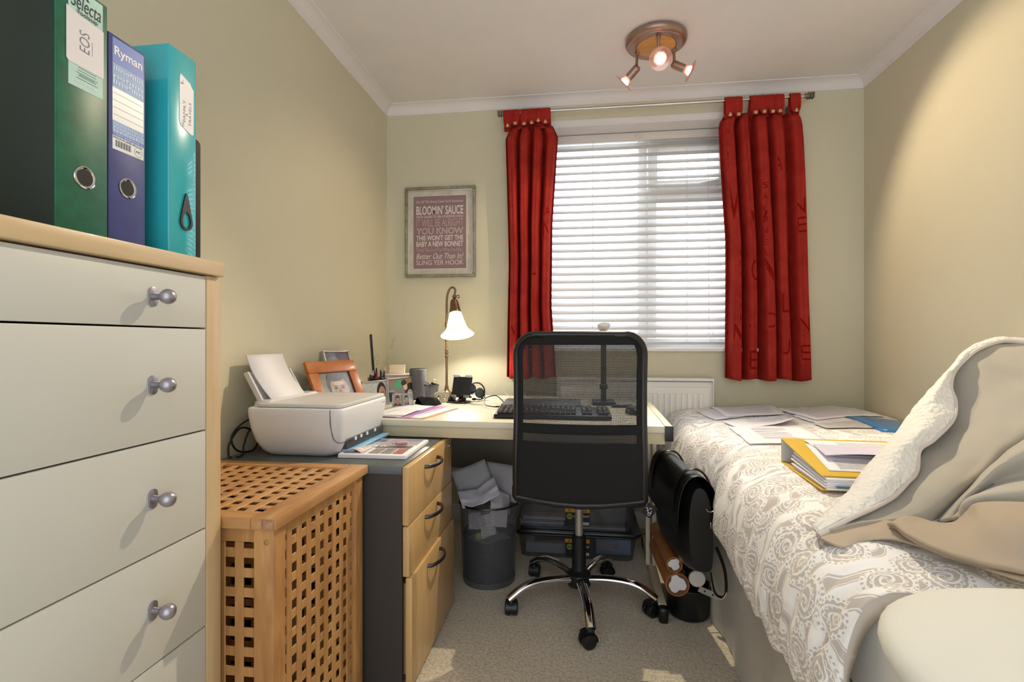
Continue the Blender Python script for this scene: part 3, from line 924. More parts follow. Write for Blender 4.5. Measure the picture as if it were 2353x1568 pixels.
tx = -.756
t_ = thing('box_file', 'glossy teal plastic box file with black carry tab on its spine', 'file', (tx - .13, .895, FZ))
m = MB(); m.box(tx - .27, tx, .861, .930, FZ, FZ + .392, .0035, 3); m.build('case', TEAL, t_)
m = MB(); m.box(tx - .272, tx - .268, .866, .925, FZ + .006, FZ + .386); m.build('flap', TEAL, t_)
m = MB(); m.prism([(tx + .0003, .886, FZ + .34), (tx + .0003, .888, FZ + .348), (tx + .0003, .912, FZ + .340), (tx + .0003, .917, FZ + .333), (tx + .0003, .921, FZ + .330), (tx + .0003, .921, FZ + .243), (tx + .0003, .916, FZ + .240), (tx + .0003, .890, FZ + .249), (tx + .0003, .885, FZ + .258)], (.0006, 0, 0))
nt = m.build('paper_label', PAPER, t_)
m = MB(); m.text('FAMILY', (tx + .0012, .900, FZ + .259), (0, 0, 1), (0, -1, 0), .042, .006, .0001, 0, -.008); m.text('&', (tx + .0012, .905, FZ + .272), (0, 0, 1), (0, -1, 0), .006, .004, .0001, 0, -.008)
m.text('TRAVELS', (tx + .0012, .9145, FZ + .256), (0, 0, 1), (0, -1, 0), .046, .006, .0001, 0, -.008)
m.text('L', (tx + .0012, .894, FZ + .330), (0, 0, 1), (0, -1, 0), .008, .006, .0001); m.text('H', (tx + .0012, .896, FZ + .250), (0, 0, 1), (0, -1, 0), .006, .005, .0001)
m.build('handwriting', mat('pencil_grey', '#77757C', .7), nt, flat=True)
# pull tab: flat pear shaped loop with an opening
m = MB(); oy, oz = .901, FZ + .066
out_, inn = [], []
for i in range(40):
    a = i / 40 * 2 * PI
    r_o = .0165 + (.0 if math.sin(a) < .1 else .0)
    yy, zz_ = .0155 * math.cos(a), .016 * math.sin(a)
    if math.sin(a) > 0: zz_ = .056 * math.sin(a) ** 1.0; yy = .0155 * math.cos(a) * (1 - .62 * math.sin(a)) + (.003 if False else 0)
    out_.append((oy + yy + zz_ * .0, oz + zz_)); inn.append((oy + .0098 * math.cos(a), oz + (.012 if math.sin(a) < 0 else .019) * math.sin(a)))
for xa in (0,):
    m.grid([[(tx + .0005, y, z) for y, z in out_], [(tx + .0032, y, z) for y, z in out_], [(tx + .0032, y, z) for y, z in inn], [(tx + .0005, y, z) for y, z in inn]], closed_u=True)
tb = m.build('pull_tab', BLACKP, t_, angle=30)
m = MB(); m.lathe([(0, .0035), (.0035, .0035), (.0045, .0028), (.0045, .002)], (tx, oy, oz + .043), (1, 0, 0), 20); m.build('rivet', GUNMETAL, tb)

b_ = thing('document_wallet', 'thin black plastic wallet standing behind the teal file', 'folder', (-.89, .95, FZ))
m = MB()
cz = []
for a in [i / 8 * PI / 2 for i in range(9)]: cz.append((-.785 - .016 + .016 * math.sin(a), FZ + .236 + .016 * math.cos(a)))
m.prism([(-1.05, .9375, FZ), (-1.05, .9375, FZ + .252)] + [(x, .9375, z) for x, z in cz] + [(-.785, .9375, FZ)], (0, .024, 0), .0015)
m.move(lambda p: (p.x + .013, p.y, p.z)); m.build('shell', BLACKM, b_)

# ================================================================== LAUNDRY HAMPER
HX0, HX1, HY0, HY1, HT = -1.118, -.625, .990, 1.463, .680
hm = thing('laundry_hamper', 'square oiled wood lattice laundry hamper with lift off lid between chest and cabinet', 'hamper', ((HX0 + HX1) / 2, (HY0 + HY1) / 2, 0))
bx0, bx1, by0, by1 = HX0 + .012, HX1 - .012, HY0 + .012, HY1 - .012
PW = .046
for x in (bx0, bx1 - PW):
    for y in (by0, by1 - PW):
        m = MB(); m.box(x, x + PW, y, y + PW, .0, HT - .026, .003); m.build('corner_post', ACACIA, hm)


def lattice(o, u, v, nrm, lu, lv, pu=.0425, w=.0205, th_=.005, rail=.03):
    """square lattice: uprights in front, cross bars behind; o corner, u,v unit vectors"""
    m = MB(); o, u, v, nrm = map(Vector, (o, u, v, nrm))
    B = Matrix((u, v, nrm)).transposed()

    def bar(a0, a1, b0, b1, d0, d1, bev=.0012):
        c = o + u * (a0 + a1) / 2 + v * (b0 + b1) / 2 + nrm * (d0 + d1) / 2
        m.boxc(c, (a1 - a0, b1 - b0, d1 - d0), bev, 1, rot=B.to_4x4())
    bar(0, lu, 0, rail, -th_ * 2, 0); bar(0, lu, lv - rail, lv, -th_ * 2, 0)
    nu_ = int((lu) / pu); off = (lu - (nu_ * pu - (pu - w))) / 2
    for i in range(nu_): bar(off + i * pu, off + i * pu + w, rail, lv - rail, -th_, -.001)
    k = 0
    nv_ = int((lv - 2 * rail) / pu); offv = rail + (lv - 2 * rail - (nv_ * pu - (pu - w))) / 2
    for j in range(nv_): bar(0, lu, offv + j * pu, offv + j * pu + w, -th_ - .002, -.003)
    return m


pz0, pz1 = .03, HT - .03
lattice((bx1 - .008, by0 + PW, pz0), (0, 1, 0), (0, 0, 1), (1, 0, 0), by1 - by0 - 2 * PW, pz1 - pz0).build('lattice_panel', ACACIA, hm)
lattice((bx0 + .008, by1 - PW, pz0), (0, -1, 0), (0, 0, 1), (-1, 0, 0), by1 - by0 - 2 * PW, pz1 - pz0).build('lattice_panel', ACACIA, hm)
lattice((bx0 + PW, by0 + .008, pz0), (1, 0, 0), (0, 0, 1), (0, -1, 0), bx1 - bx0 - 2 * PW, pz1 - pz0).build('lattice_panel', ACACIA, hm)
lattice((bx1 - PW, by1 - .008, pz0), (-1, 0, 0), (0, 0, 1), (0, 1, 0), bx1 - bx0 - 2 * PW, pz1 - pz0).build('lattice_panel', ACACIA, hm)
m = MB(); m.box(bx0 + .03, bx1 - .03, by0 + .03, by1 - .03, .03, .045); m.build('base_board', ACACIA, hm)
m = MB(); m.cyl((bx1 - .016, by0 + .0005, HT - .055), (bx1 - .016, by0 - .002, HT - .055), .0055, seg=18, bev=.0006); m.build('bolt_head', mat('aged_brass', '#B9A25C', .4, .8), hm)
fw = .058
lid = None
m = MB(); m.box(HX0, HX0 + fw, HY0, HY1, HT - .026, HT, .004, 2); m.build('lid_frame', ACACIAH, hm)
m = MB(); m.box(HX1 - fw, HX1, HY0, HY1, HT - .026, HT, .004, 2); lid = m.build('lid_frame', ACACIAH, hm)
ACX = wood('oiled_acacia_crosswise', '#C8985F', '#9E6C3C', (3, 20, 20), .5)
for ya, yb in ((HY0, HY0 + .045), (HY1 - .045, HY1)):
    m = MB(); m.box(HX0 + fw, HX1 - fw + .0005, ya, yb, HT - .026, HT - .0003, .004); m.build('lid_rail', ACX, hm)
m = MB()
for (x, y) in ((HX1 - .012, HY0 - .0006), (HX1 - .0119, HY1 + .0006)): pass
m.box(HX1 - fw * .55, HX1 - .003, HY0 - .0012, HY0 + .002, HT - .0235, HT - .0025, .001); m.build('end_grain', ENDGR, lid)
lm = lattice((HX0 + fw, HY0 + .045, HT - .003), (1, 0, 0), (0, 1, 0), (0, 0, 1), HX1 - HX0 - 2 * fw, HY1 - HY0 - .09, .0425, .0205, .005, .004)
lm.build('lid_lattice', ACACIAH, hm)

# ================================================================== FILING CABINET
PX0, PX1, PY0, PY1, PT = -1.125, -.502, 1.468, 1.985, .675
fc = thing('filing_cabinet', 'dark grey three drawer cabinet with beech fronts beside the hamper', 'cabinet', ((PX0 + PX1) / 2, (PY0 + PY1) / 2, 0))
m = MB(); m.box(PX0, PX1 - .022, PY0 + .004, PY0 + .02, 0, PT - .0245); m.box(PX0, PX1 - .022, PY1 - .02, PY1 - .004, 0, PT - .0245); m.box(PX0, PX0 + .012, PY0 + .02, PY1 - .02, 0, PT - .0245); m.box(PX0, PX1 - .03, PY0 + .02, PY1 - .02, .03, .05)
m.build('body', DARKGREY, fc)
m = MB(); m.box(PX0, PX1 - .021, PY0, PY1, PT - .024, PT, .002); m.build('top_board', TOPGREY, fc)
for zt, zb, pull, hz in ((.673, .4985, 0, .637), (.4955, .3465, .001, .472), (.3435, .018, .010, .312)):
    m = MB(); m.box(PX1 - .020 + pull, PX1 + pull, PY0 + .001, PY1 - .001, zb, zt, .0025); m.box(PX1 - .40, PX1 - .02 + pull, PY0 + .03, PY1 - .03, zb + .02, zt - .03)
    dw = m.build('drawer', BEECH, fc)
    xf = PX1 + pull; hy = 1.70; hw = .072
    pts = [(xf - .001, hy - hw, hz), (xf + .012, hy - hw * .93, hz)] + [(xf + .013 + .021 * math.sin(PI * k / 12) ** .8, hy - hw * .93 + 2 * hw * .93 * k / 12, hz) for k in range(1, 12)] + [(xf + .012, hy + hw * .93, hz), (xf - .001, hy + hw, hz)]
    m = MB(); m.tube(spline(pts, 40), .0052, 10, flat=(1, 1.25)); m.build('bow_handle', GUNMETAL, dw)
m = MB(); m.cyl((PX1 - .001, 1.955, .640), (PX1 + .003, 1.955, .640), .0095, seg=22, bev=.0008); lk = m.build('lock', SATIN, fc)
m = MB(); m.boxc((PX1 + .003, 1.955, .640), (.001, .0014, .008)); m.build('key_slot', BLACKM, lk)

# ================================================================== PRINTER on the cabinet
PRW = mat('printer_white_plastic', '#DBDDE0', .38, var=.015); PRL = mat('printer_lid_grey', '#CCCBCC', .42, var=.015)
pn = thing('printer', 'white all in one inkjet printer with paper loaded on the grey cabinet', 'printer', (-.90, 1.75, PT))


def rrect(x0, x1, y0, y1, r, n=7):
    pts = []
    for cx, cy, a0 in ((x1 - r, y1 - r, 0), (x0 + r, y1 - r, 90), (x0 + r, y0 + r, 180), (x1 - r, y0 + r, 270)):
        for k in range(n + 1):
            a = R(a0 + 90 * k / n); pts.append((cx + r * math.cos(a), cy + r * math.sin(a)))
    return pts


secs = [(0.0, .058, .045), (.004, .045, .04), (.02, .030, .036), (.05, .016, .032), (.09, .006, .030), (.13, .001, .028), (.150, .0, .026), (.158, .002, .024), (.160, .006, .022)]
bx = (-1.062, -.738, 1.512, 1.912)


def prn(z, ins, r): return [(x, y, PT + .001 + z) for x, y in rrect(bx[0] + ins * .9, bx[1] - ins * .9, bx[2] + ins, bx[3] - ins, r)]


m = MB(); rows = [prn(*q) for q in secs]
m.grid(rows, closed_u=True); m.face(list(reversed(rows[0]))); m.face(rows[-1])
m.build('body', PRW, pn, angle=50)
m = MB(); rows = [[(x, y, PT + z) for x, y in rrect(-1.035 + i, -.742 - i, 1.530 + i, 1.903 - i, .022)] for z, i in ((.1615, .004), (.163, .0), (.171, .0), (.174, .004))]
m.grid(rows, closed_u=True); m.face(rows[-1]); ld = m.build('scanner_lid', PRL, pn, angle=50)
m = MB(); m.text('hp', (-.865, 1.775, PT + .1742), (.25, .97, 0), (-.97, .25, 0), .03, .022, .0002, .15); m.lathe([(.019, .0), (.019, .0004), (.0205, .0004), (.0205, 0)], (-.876, 1.789, PT + .1741), (0, 0, 1), 32)
m.build('logo', mat('logo_white', '#EFEDEA', .3), ld, flat=True)
# hump that houses the rear paper feed
m = MB(); rows = [[(x, y, PT + z) for x, y in rrect(-1.062 + i, -1.0 - i * .3, 1.545 + i * 2, 1.885 - i * 2, .02)] for z, i in ((.158, 0), (.176, .003), (.182, .010))]
m.grid(rows, closed_u=True); m.face(rows[-1]); m.build('feed_cover', PRL, pn, angle=50)
# rear paper support, leaning back
m = MB()
sl = Vector((-.082, 0, .145)).normalized()
m.boxc(Vector((-1.058, 1.685, PT + .205)), (.009, .255, .15), .004, 2, rot=Euler((0, math.atan2(-.082, .145), 0)))
for y in (1.562, 1.808): m.boxc(Vector((-1.053, y, PT + .205)), (.018, .01, .15), .003, 2, rot=Euler((0, math.atan2(-.082, .145), 0)))
m.build('paper_support', PRL, pn)
# front panel seam, output slot and tray
m = MB()
m.tube(spline([(-.772, 1.5125, PT + .158), (-.7715, 1.513, PT + .12), (-.770, 1.519, PT + .09), (-.765, 1.524, PT + .065), (-.752, 1.534, PT + .052), (-.742, 1.549, PT + .053), (-.7435, 1.62, PT + .0535)], 40), .0013, 6)
m.build('panel_seam', mat('shadow_gap_grey', '#4C4A4A', .6), pn)
m = MB(); m.box(-.80, -.7475, 1.58, 1.89, PT + .014, PT + .054, .004); m.build('output_slot', mat('printer_slot_dark', '#3A3D42', .4), pn)
m = MB(); m.box(-.80, -.728, 1.58, 1.89, PT + .009, PT + .016, .003)
m.build('output_tray', PRW, pn)
m = MB()
for y in (1.635, 1.68, 1.73, 1.80): m.box(-.7485, -.744, y, y + .012, PT + .042, PT + .053, .001)
m.build('output_roller', PRW, pn)
m = MB(); m.box(-.765, -.722, 1.578, 1.89, PT + .0165, PT + .022, .002); m.build('tray_strip', mat('sky_blue_plastic', '#4FA3D8', .35, col2='#9CCBE8', vscale=14), pn)
m = MB()
for k in range(4): m.box(-.7385, -.7378, 1.85 + k * .009, 1.857 + k * .009, PT + .143, PT + .1455)
m.build('model_lettering', INKG, pn, flat=True)

m = MB()
for k in range(5):
    a = Vector((-.998 - k * .0008, 0, PT + .17)); dd = Vector((-.102, 0, .158))
    rows = [[a + dd * (q / 10) + Vector((0, lerp(1.578, 1.786, p), -.012 * (q / 10) ** 2 * 0)) + Vector((-.014 * math.sin(PI * q / 10), 0, 0)) for p in (0, 1)] for q in range(11)]
    m.grid(rows)
tag(m.build('printer_paper', PAPER, mods=[('SOLIDIFY', dict(thickness=.0003))]), 'stack of blank white paper standing in the printer feed', 'paper')
m = MB(); cab = [(-1.08, 1.72, PT + .10), (-1.105, 1.60, PT + .11), (-1.11, 1.52, PT + .07), (-1.10, 1.53, PT + .02), (-1.09, 1.60, PT + .008), (-1.10, 1.64, PT + .05), (-1.118, 1.58, PT + .085), (-1.11, 1.51, PT + .05), (-1.10, 1.49, PT + .012), (-1.09, 1.49, PT + .006)]
m.tube(spline(cab, 90), .0034, 8)
cab2 = [(-1.095, 1.70, PT + .06), (-1.105, 1.61, PT + .075), (-1.10, 1.565, PT + .03), (-1.09, 1.545, PT + .005), (-1.08, 1.50, PT + .005)]
m.tube(spline(cab2, 50), .003, 8)
tag(m.build('power_cable', BLACKP), 'looped black cable on the cabinet behind the printer', 'cable')

# magazine and pen cap on the cabinet
mg = thing('magazine', 'thick white bordered glossy magazine on the grey cabinet by the printer', 'magazine', (-.656, 1.685, PT + .001), 0.02)
RM = ROOT[mg.name]
m = MB(); m.box(-.112, .112, -.132, .132, 0, .0125, .0015); m.build('page_block', PAPER, mg, world=False)
cover = [(-.10, .10, .02, .124, '#CFCBD6'), (-.10, -.03, .07, .12, '#7F7D96'), (-.015, .03, .085, .118, '#B5AEC0'), (.035, .094, .098, .120, '#8FA0C6'), (.04, .094, .05, .09, '#D6B9C2'), (-.02, .035, .03, .075, '#C4B6C8'),
         (-.03, .094, -.03, .012, '#77706F'), (-.02, .015, -.112, -.04, '#9A8F84'), (.02, .055, -.112, -.04, '#8D8B8C'), (.06, .094, -.112, -.04, '#C8695C'), (-.10, -.035, -.112, .0, '#D8D2DA')]
for k, (a, b, c, d, col) in enumerate(cover):
    m = MB(); z = .0126 + .0001 * k; m.box(a, b, c, d, z, z + .0002)
    m.build('cover_picture', mat('magazine_ink_%d' % k, col, .35, var=.2, vscale=120, coat=.4), mg, world=False)
m = MB(); rows = [[(lerp(-.102, -.04, q / 12), lerp(-.115, -.02, p), .014 + .012 * math.sin(PI * q / 12) * (1 - p * .7)) for q in range(13)] for p in (0, .5, 1)]
m.grid(rows); m.build('curling_page', mat('leaflet_skin_tone', '#C9A9A0', .4, col2='#EDE9EE', vscale=40), mg, world=False, mods=[('SOLIDIFY', dict(thickness=.0005))])
m = MB(); m.lathe([(.006, 0), (.006, .0004), (.0105, .0004), (.0105, 0), (.006, 0)], (-.008, -.009, .0145), seg=24); m.boxc((.006, -.012, .0147), (.014, .005, .0004), 0, rot=Euler((0, 0, .3))); m.build('cover_emblem', PAPER, mg, world=False, flat=True)
er = thing('eraser', 'small pink oval eraser lying on the magazine', 'eraser', (-.606, 1.70, PT + .016), .4)
m = MB(); rows = []
for x, s_ in ((-.020, .7), (-.018, .95), (-.012, 1.0), (.012, 1.0), (.018, .95), (.020, .7)): rows.append([(x, .0105 * s_ * math.cos(a), .0075 + .0068 * s_ * math.sin(a)) for a in [i / 18 * 2 * PI for i in range(18)]])
m.grid(rows, closed_u=True); m.face(list(reversed(rows[0]))); m.face(rows[-1]); m.build('rubber', mat('dusty_pink_rubber', '#C99AA0', .7), er, world=False)
m = MB(); m.boxc((-.026, 0, .007), (.016, .009, .004), .0015); m.build('tip', mat('dusty_pink_rubber', '#C99AA0', .7), er, world=False)

# ================================================================== DESK
DZ = .745
dk = thing('desk', 'long cream topped desk with beige metal frame under the window', 'desk', (.305, 1.878, 0), R(-1.8))


def D_(x, y, z): return (x, y, z)


L = dict(world=False)
m = MB(); m.box(-1.40, -.001, 0, .94, DZ - .024, DZ, .002); m.build('desk_top', DESKTOP, dk, **L)
m = MB(); m.box(-1.40, -.001, .008, .022, DZ - .066, DZ - .024, .001); m.build('front_rail', DESKEDGE, dk, **L)
m = MB(); m.box(0, .026, 0, .94, DZ - .050, DZ + .001, .002); eb = m.build('side_bar', mat('cream_metal', '#DDD4BC', .4), dk, **L)
m = MB(); m.box(-.001, .027, -.007, .001, DZ - .052, DZ + .002, .001); m.build('end_cap', BLACKP, eb, **L)
m = MB(); m.box(-.026, -.008, .44, .47, .06, DZ - .024, .003); m.box(.001, .018, .435, .475, .06, DZ - .05, .003); m.build('leg_post', mat('cream_metal', '#DDD4BC', .4), dk, **L)
m = MB(); m.box(-.012, .018, .10, .80, .022, .062, .003); ft = m.build('foot', DESKEDGE, dk, **L)
for fy in (.105, .79):
    m = MB(); m.boxc((.004, fy, .03), (.036, .07, .06), .012, 3); m.build('foot_cap', BLACKP, ft, **L)
m = MB(); m.box(-1.39, -1.372, .435, .475, .06, DZ - .05, .003); m.box(-1.39, -1.36, .10, .8, .0, .062, .003); m.build('leg_post', DESKEDGE, dk, **L)
m = MB(); m.box(-1.36, -.03, .66, .675, .40, DZ - .024); m.build('modesty_panel', mat('taupe_laminate', '#8B8378', .5), dk, **L)
m = MB(); m.box(-1.36, -.03, .64, .665, DZ - .10, DZ - .03, .002); m.build('cable_tray', BLACKM, dk, **L)

# ================================================================== THINGS ON THE DESK
def frame3(o, right, up):
    o, r_, u_ = Vector(o), Vector(right).normalized(), Vector(up).normalized(); n_ = r_.cross(u_)
    return o, r_, u_, n_, Matrix((r_, u_, n_)).transposed().to_4x4()


def bar4(m, F, w, h, b, d, d0=0.0, bev=.002):
    """four frame bars round a w x h field, front face at d0, depth d behind"""
    o, r_, u_, n_, B = F
    for x0, x1, y0, y1 in ((0, w, 0, b), (0, w, h - b, h), (0, b, b, h - b), (w - b, w, b, h - b)):
        m.boxc(o + r_ * (x0 + x1) / 2 + u_ * (y0 + y1) / 2 + n_ * (d0 - d / 2), (x1 - x0, y1 - y0, d), bev, 2, rot=B)


def photo(name, parent, F, x0, y0, w, h, layers, off=.0):
    """flat printed picture made of coloured patches; layers = (colour, kind, cx, cy, rx, ry) in 0..1"""
    o, r_, u_, n_, B = F
    m = MB(); mats = []
    for k, (col, kind, cx, cy, rx, ry) in enumerate(layers):
        mm = mat('photo_ink_' + col.strip('#'), col, .35, var=.10, vscale=70, coat=.4); mats.append(mm); m.mi = k
        z = off + .0002 * k
        if kind == 'r': q = [(cx - rx, cy - ry), (cx + rx, cy - ry), (cx + rx, cy + ry), (cx - rx, cy + ry)]
        elif kind == 't': q = [(cx - rx, cy - ry), (cx + rx, cy - ry), (cx + rx * .2, cy + ry)]
        else: q = [(cx + rx * math.cos(a), cy + ry * math.sin(a)) for a in [i / 24 * 2 * PI for i in range(24)]]
        q = [(min(1, max(0, a)), min(1, max(0, b))) for a, b in q]
        qq = []
        for p in q:
            if not qq or (abs(p[0] - qq[-1][0]) + abs(p[1] - qq[-1][1])) > 1e-5: qq.append(p)
        m.face([o + r_ * (x0 + a * w) + u_ * (y0 + b * h) + n_ * z for a, b in qq])
    return m.build(name, mats, parent, flat=True)


def portrait(bg, hair, skin, shirt, cx=.5, cy=.5, s_=.3, asp=1.0):
    dk_ = '#6B4F45'
    return [(bg, 'r', .5, .5, .5, .5), (shirt, 'e', cx, cy - s_ * 1.75, s_ * 1.5, s_ * .9 * asp), (hair, 'e', cx - s_ * .05, cy + s_ * .22 * asp, s_ * .82, s_ * 1.08 * asp), (skin, 'e', cx, cy - s_ * .1 * asp, s_ * .68, s_ * .95 * asp),
            (skin, 'e', cx, cy - s_ * .8 * asp, s_ * .35, s_ * .5 * asp),
            (hair, 'e', cx - s_ * .1, cy + s_ * .78 * asp, s_ * .66, s_ * .32 * asp), ('#E3CBBB', 'e', cx, cy + s_ * .3 * asp, s_ * .42, s_ * .16 * asp),
            (hair, 'r', cx - s_ * .28, cy + .12 * s_ * asp, s_ * .15, s_ * .02 * asp), (hair, 'r', cx + s_ * .28, cy + .12 * s_ * asp, s_ * .15, s_ * .02 * asp),
            (dk_, 'e', cx - s_ * .27, cy - .02 * s_ * asp, s_ * .11, s_ * .055 * asp), (dk_, 'e', cx + s_ * .27, cy - .02 * s_ * asp, s_ * .11, s_ * .055 * asp),
            ('#B58F7C', 't', cx, cy - .22 * s_ * asp, s_ * .13, s_ * .2 * asp), ('#96655A', 'e', cx, cy - .58 * s_ * asp, s_ * .24, s_ * .06 * asp)]


ORANGE = wood('orange_stained_wood', '#C97A35', '#AF5F22', (12, 12, 12), .45, coat=.05)
dirv = Vector((.284, .959, 0)); nrm = Vector((.959, -.284, 0)); upl = (Vector((0, 0, 1)) * math.cos(R(24)) - nrm * math.sin(R(24))).normalized()
# orange frame: landscape, leaning back towards the left wall
b0 = Vector((-1.008, 1.918, DZ + .004))
F = frame3(b0, dirv, upl)
of = thing('photo_frame', 'orange wooden photo frame with portrait of a man, behind the printer', 'photo frame', tuple(b0), 0)
m = MB(); bar4(m, F, .285, .238, .052, .016, 0, .004); m.build('frame', ORANGE, of)
m = MB(); bar4(m, (F[0] + F[1] * .05 + F[2] * .05, F[1], F[2], F[3], F[4]), .185, .138, .004, .010, -.003, .001); m.build('inner_edge', mat('deep_red_edge', '#5E1D12', .5), of)
photo('photograph', of, F, .052, .052, .181, .134, [('#8C8878', 'r', .5, .5, .5, .5), ('#75706A', 'r', .82, .55, .18, .45), ('#97967F', 'e', .2, .3, .25, .5), ('#C8BFA8', 'r', .47, .93, .06, .05)] + portrait('#8C8878', '#6A625C', '#C3A99E', '#7A716A', .55, .47, .42, 1.12)[1:], -.008)
m = MB(); o_, r_, u_, n_, B = F
m.boxc(o_ + r_ * .1425 + u_ * .119 - n_ * .014, (.26, .21, .004), .001, 1, rot=B)
m.prism([o_ + r_ * .12 + u_ * .16 - n_ * .016, o_ + r_ * .165 + u_ * .16 - n_ * .016, Vector((o_ + r_ * .165).to_tuple()[:2] + (DZ + .002,)) - n_ * 0 - Vector((nrm.x, nrm.y, 0)) * .13, Vector((o_ + r_ * .12).to_tuple()[:2] + (DZ + .002,)) - Vector((nrm.x, nrm.y, 0)) * .13], n_ * .003)
m.build('back_stand', BLACKM, of)
# silver frame behind it
b1 = Vector((-1.050, 2.120, DZ + .003)); up2 = (Vector((0, 0, 1)) * math.cos(R(17)) - nrm * math.sin(R(17))).normalized()
F = frame3(b1, dirv, up2)
sf = thing('photo_frame', 'thin silver photo frame standing behind the orange wooden frame', 'photo frame', tuple(b1), 0)
SILV = mat('brushed_silver', '#C6C2BE', .3, .75, var=.03)
m = MB(); bar4(m, F, .165, .272, .009, .030, 0, .0015); m.build('frame', SILV, sf)
photo('photograph', sf, F, .008, .008, .149, .256, [('#6E666C', 'r', .5, .5, .5, .5), ('#565057', 'r', .5, .30, .5, .3), ('#C9B394', 'r', .62, .70, .28, .05), ('#3A3338', 'r', .35, .685, .12, .02), ('#8A8288', 'e', .3, .86, .25, .06)], -.006)
m = MB(); o_, r_, u_, n_, B = F; m.boxc(o_ + r_ * .0825 + u_ * .136 - n_ * .032, (.155, .26, .004), .001, 1, rot=B); m.build('back_board', BLACKM, sf)


# pen pot and what stands in it
def net_pot(t_, c, r0, r1, h, pitch=.0035, mm=None):
    mm = mm or MATS['fine_black_net']
    m = MB(); n_ = 40; P = []; UV = []
    for k in range(9):
        f = k / 8; r_ = lerp(r0, r1, f)
        P.append([(c[0] + r_ * math.cos(2 * PI * i / n_), c[1] + r_ * math.sin(2 * PI * i / n_), c[2] + .003 + h * f) for i in range(n_ + 1)])
        UV.append([(2 * PI * r1 * i / n_, h * f) for i in range(n_ + 1)])
    m.grid(P, UV); m.build('net_wall', mm, t_)
    m = MB(); m.tube([(c[0] + r1 * math.cos(a), c[1] + r1 * math.sin(a), c[2] + h + .003) for a in [2 * PI * i / 40 for i in range(40)]], .0022, 8, closed=True)
    m.build('rim', GUNMETAL, t_)
    m = MB(); m.lathe([(0, 0), (r0, 0), (r0 + .001, .004), (r0 + .0012, .009), (r0 - .0005, .009), (r0 - .0005, .004), (0, .004)], c, seg=40); m.build('base', GUNMETAL, t_)


mesh_mat('fine_black_net', '#17171A', .0034, .34)
mesh_mat('silver_net', '#84868C', .0036, .30)
pc = (-.995, 2.425, DZ + .001)
pp_ = thing('pen_pot', 'black wire net pen pot filled with pens behind the wide photo frames', 'pen pot', pc)
net_pot(pp_, pc, .038, .041, .118)


def rod_between(a, b, r, m=None): m = m or MB(); return m.cyl(a, b, r, seg=12, bev=r * .25)


def inpot(x, y, z=.008): return Vector((pc[0] + x, pc[1] + y, pc[2] + z))


bz = inpot(.004, -.018); tz = Vector((pc[0] - .030, pc[1] + .002, 1.083))
d = (tz - bz).normalized(); m = MB()
o_, r_, u_, n_, B = frame3(bz, Vector((.9, -.42, 0)) - d * d.dot(Vector((.9, -.42, 0))), d)
m.boxc((bz + tz) / 2, (.0165, (tz - bz).length, .003), .0008, 2, rot=B); t_ = tag(m.build('ruler', mat('dark_grey_ruler', '#34343A', .4), None), 'long dark grey ruler standing upright in the black pen pot', 'ruler')
bz = inpot(-.012, .006); tz = Vector((pc[0] + .062, pc[1] + .085, 1.072)); d = (tz - bz).normalized()
rt = thing('ruler', 'clear plastic ruler leaning to the right in the pen pot', 'ruler', tuple(bz))
o_, r_, u_, n_, B = frame3(bz, Vector((.9, -.42, 0)) - d * d.dot(Vector((.9, -.42, 0))), d)
m = MB(); m.boxc((bz + tz) / 2, (.019, (tz - bz).length, .002), .0005, 1, rot=B); m.build('blade', make_glass('clear_plastic', '#F4F2EA', .12, .08, .14, '#F2EEDC'), rt)
m = MB(); Lr = (tz - bz).length
for k in range(30):
    if k < 10: continue
    m.boxc(bz + d * (Lr * (k + .5) / 30) + r_ * .0055 + n_ * .0013, (.007 if k % 5 == 0 else .0045, .0011, .0002), 0, rot=B)
m.build('scale_marks', INK, rt, flat=True)
sp0 = inpot(.008, .004); m = MB(); pts = [sp0, Vector((pc[0] + .0, pc[1], .87)), Vector((pc[0] - .002, pc[1] + .003, .935))]
c0 = Vector((pc[0] + .003, pc[1] + .004, .962))
for k in range(34):
    a = R(-120) + k * .36; rr_ = .027 * (1 - k / 40)
    pts.append(c0 + Vector((.92, -.39, 0)) * (-rr_ * math.cos(a) * .82) + Vector((0, 0, 1)) * rr_ * math.sin(a))
m.tube(pts, .0009, 6); tag(m.build('wire_note_holder', SATIN), 'thin wire note holder with a spiral top in the pen pot', 'note holder')
pens = [('pencil', 'red and white pencil tip sticking up from the pen pot', 'pencil', (.012, .012), (.036, .030, .185), .0042, '#C03A28', '#EBD9C0', None),
        ('pen', 'black ballpoint pen, leftmost short pen in the black pen pot', 'pen', (-.016, -.02), (-.022, -.022, .162), .005, '#1A1A1E', '#D8D8DA', None),
        ('pen', 'dark pen with white bands beside the ruler in the pen pot', 'pen', (-.004, -.024), (-.006, -.026, .160), .005, '#222226', '#E2E2E4', None),
        ('marker_pen', 'tall dark red marker pen with black end in the pen pot', 'pen', (.006, -.02), (.008, -.018, .172), .0072, '#5A1820', '#17171A', None),
        ('marker_pen', 'bright red marker pen in front in the pen pot', 'pen', (.010, -.026), (.014, -.030, .152), .0078, '#B0202A', '#8A1620', None),
        ('marker_pen', 'blue marker pen on the right of the pen pot', 'pen', (.024, -.012), (.030, -.012, .154), .0078, '#232A78', '#1B205C', None),
        ('pen', 'silver tipped black pen between red and blue markers in the pen pot', 'pen', (.018, .004), (.020, .004, .162), .0045, '#C0C0C4', '#17171A', None),
        ('marker_pen', 'black marker pen at the right edge of the pen pot', 'pen', (.030, .004), (.037, .010, .150), .0075, '#232022', '#1A1618', None)]
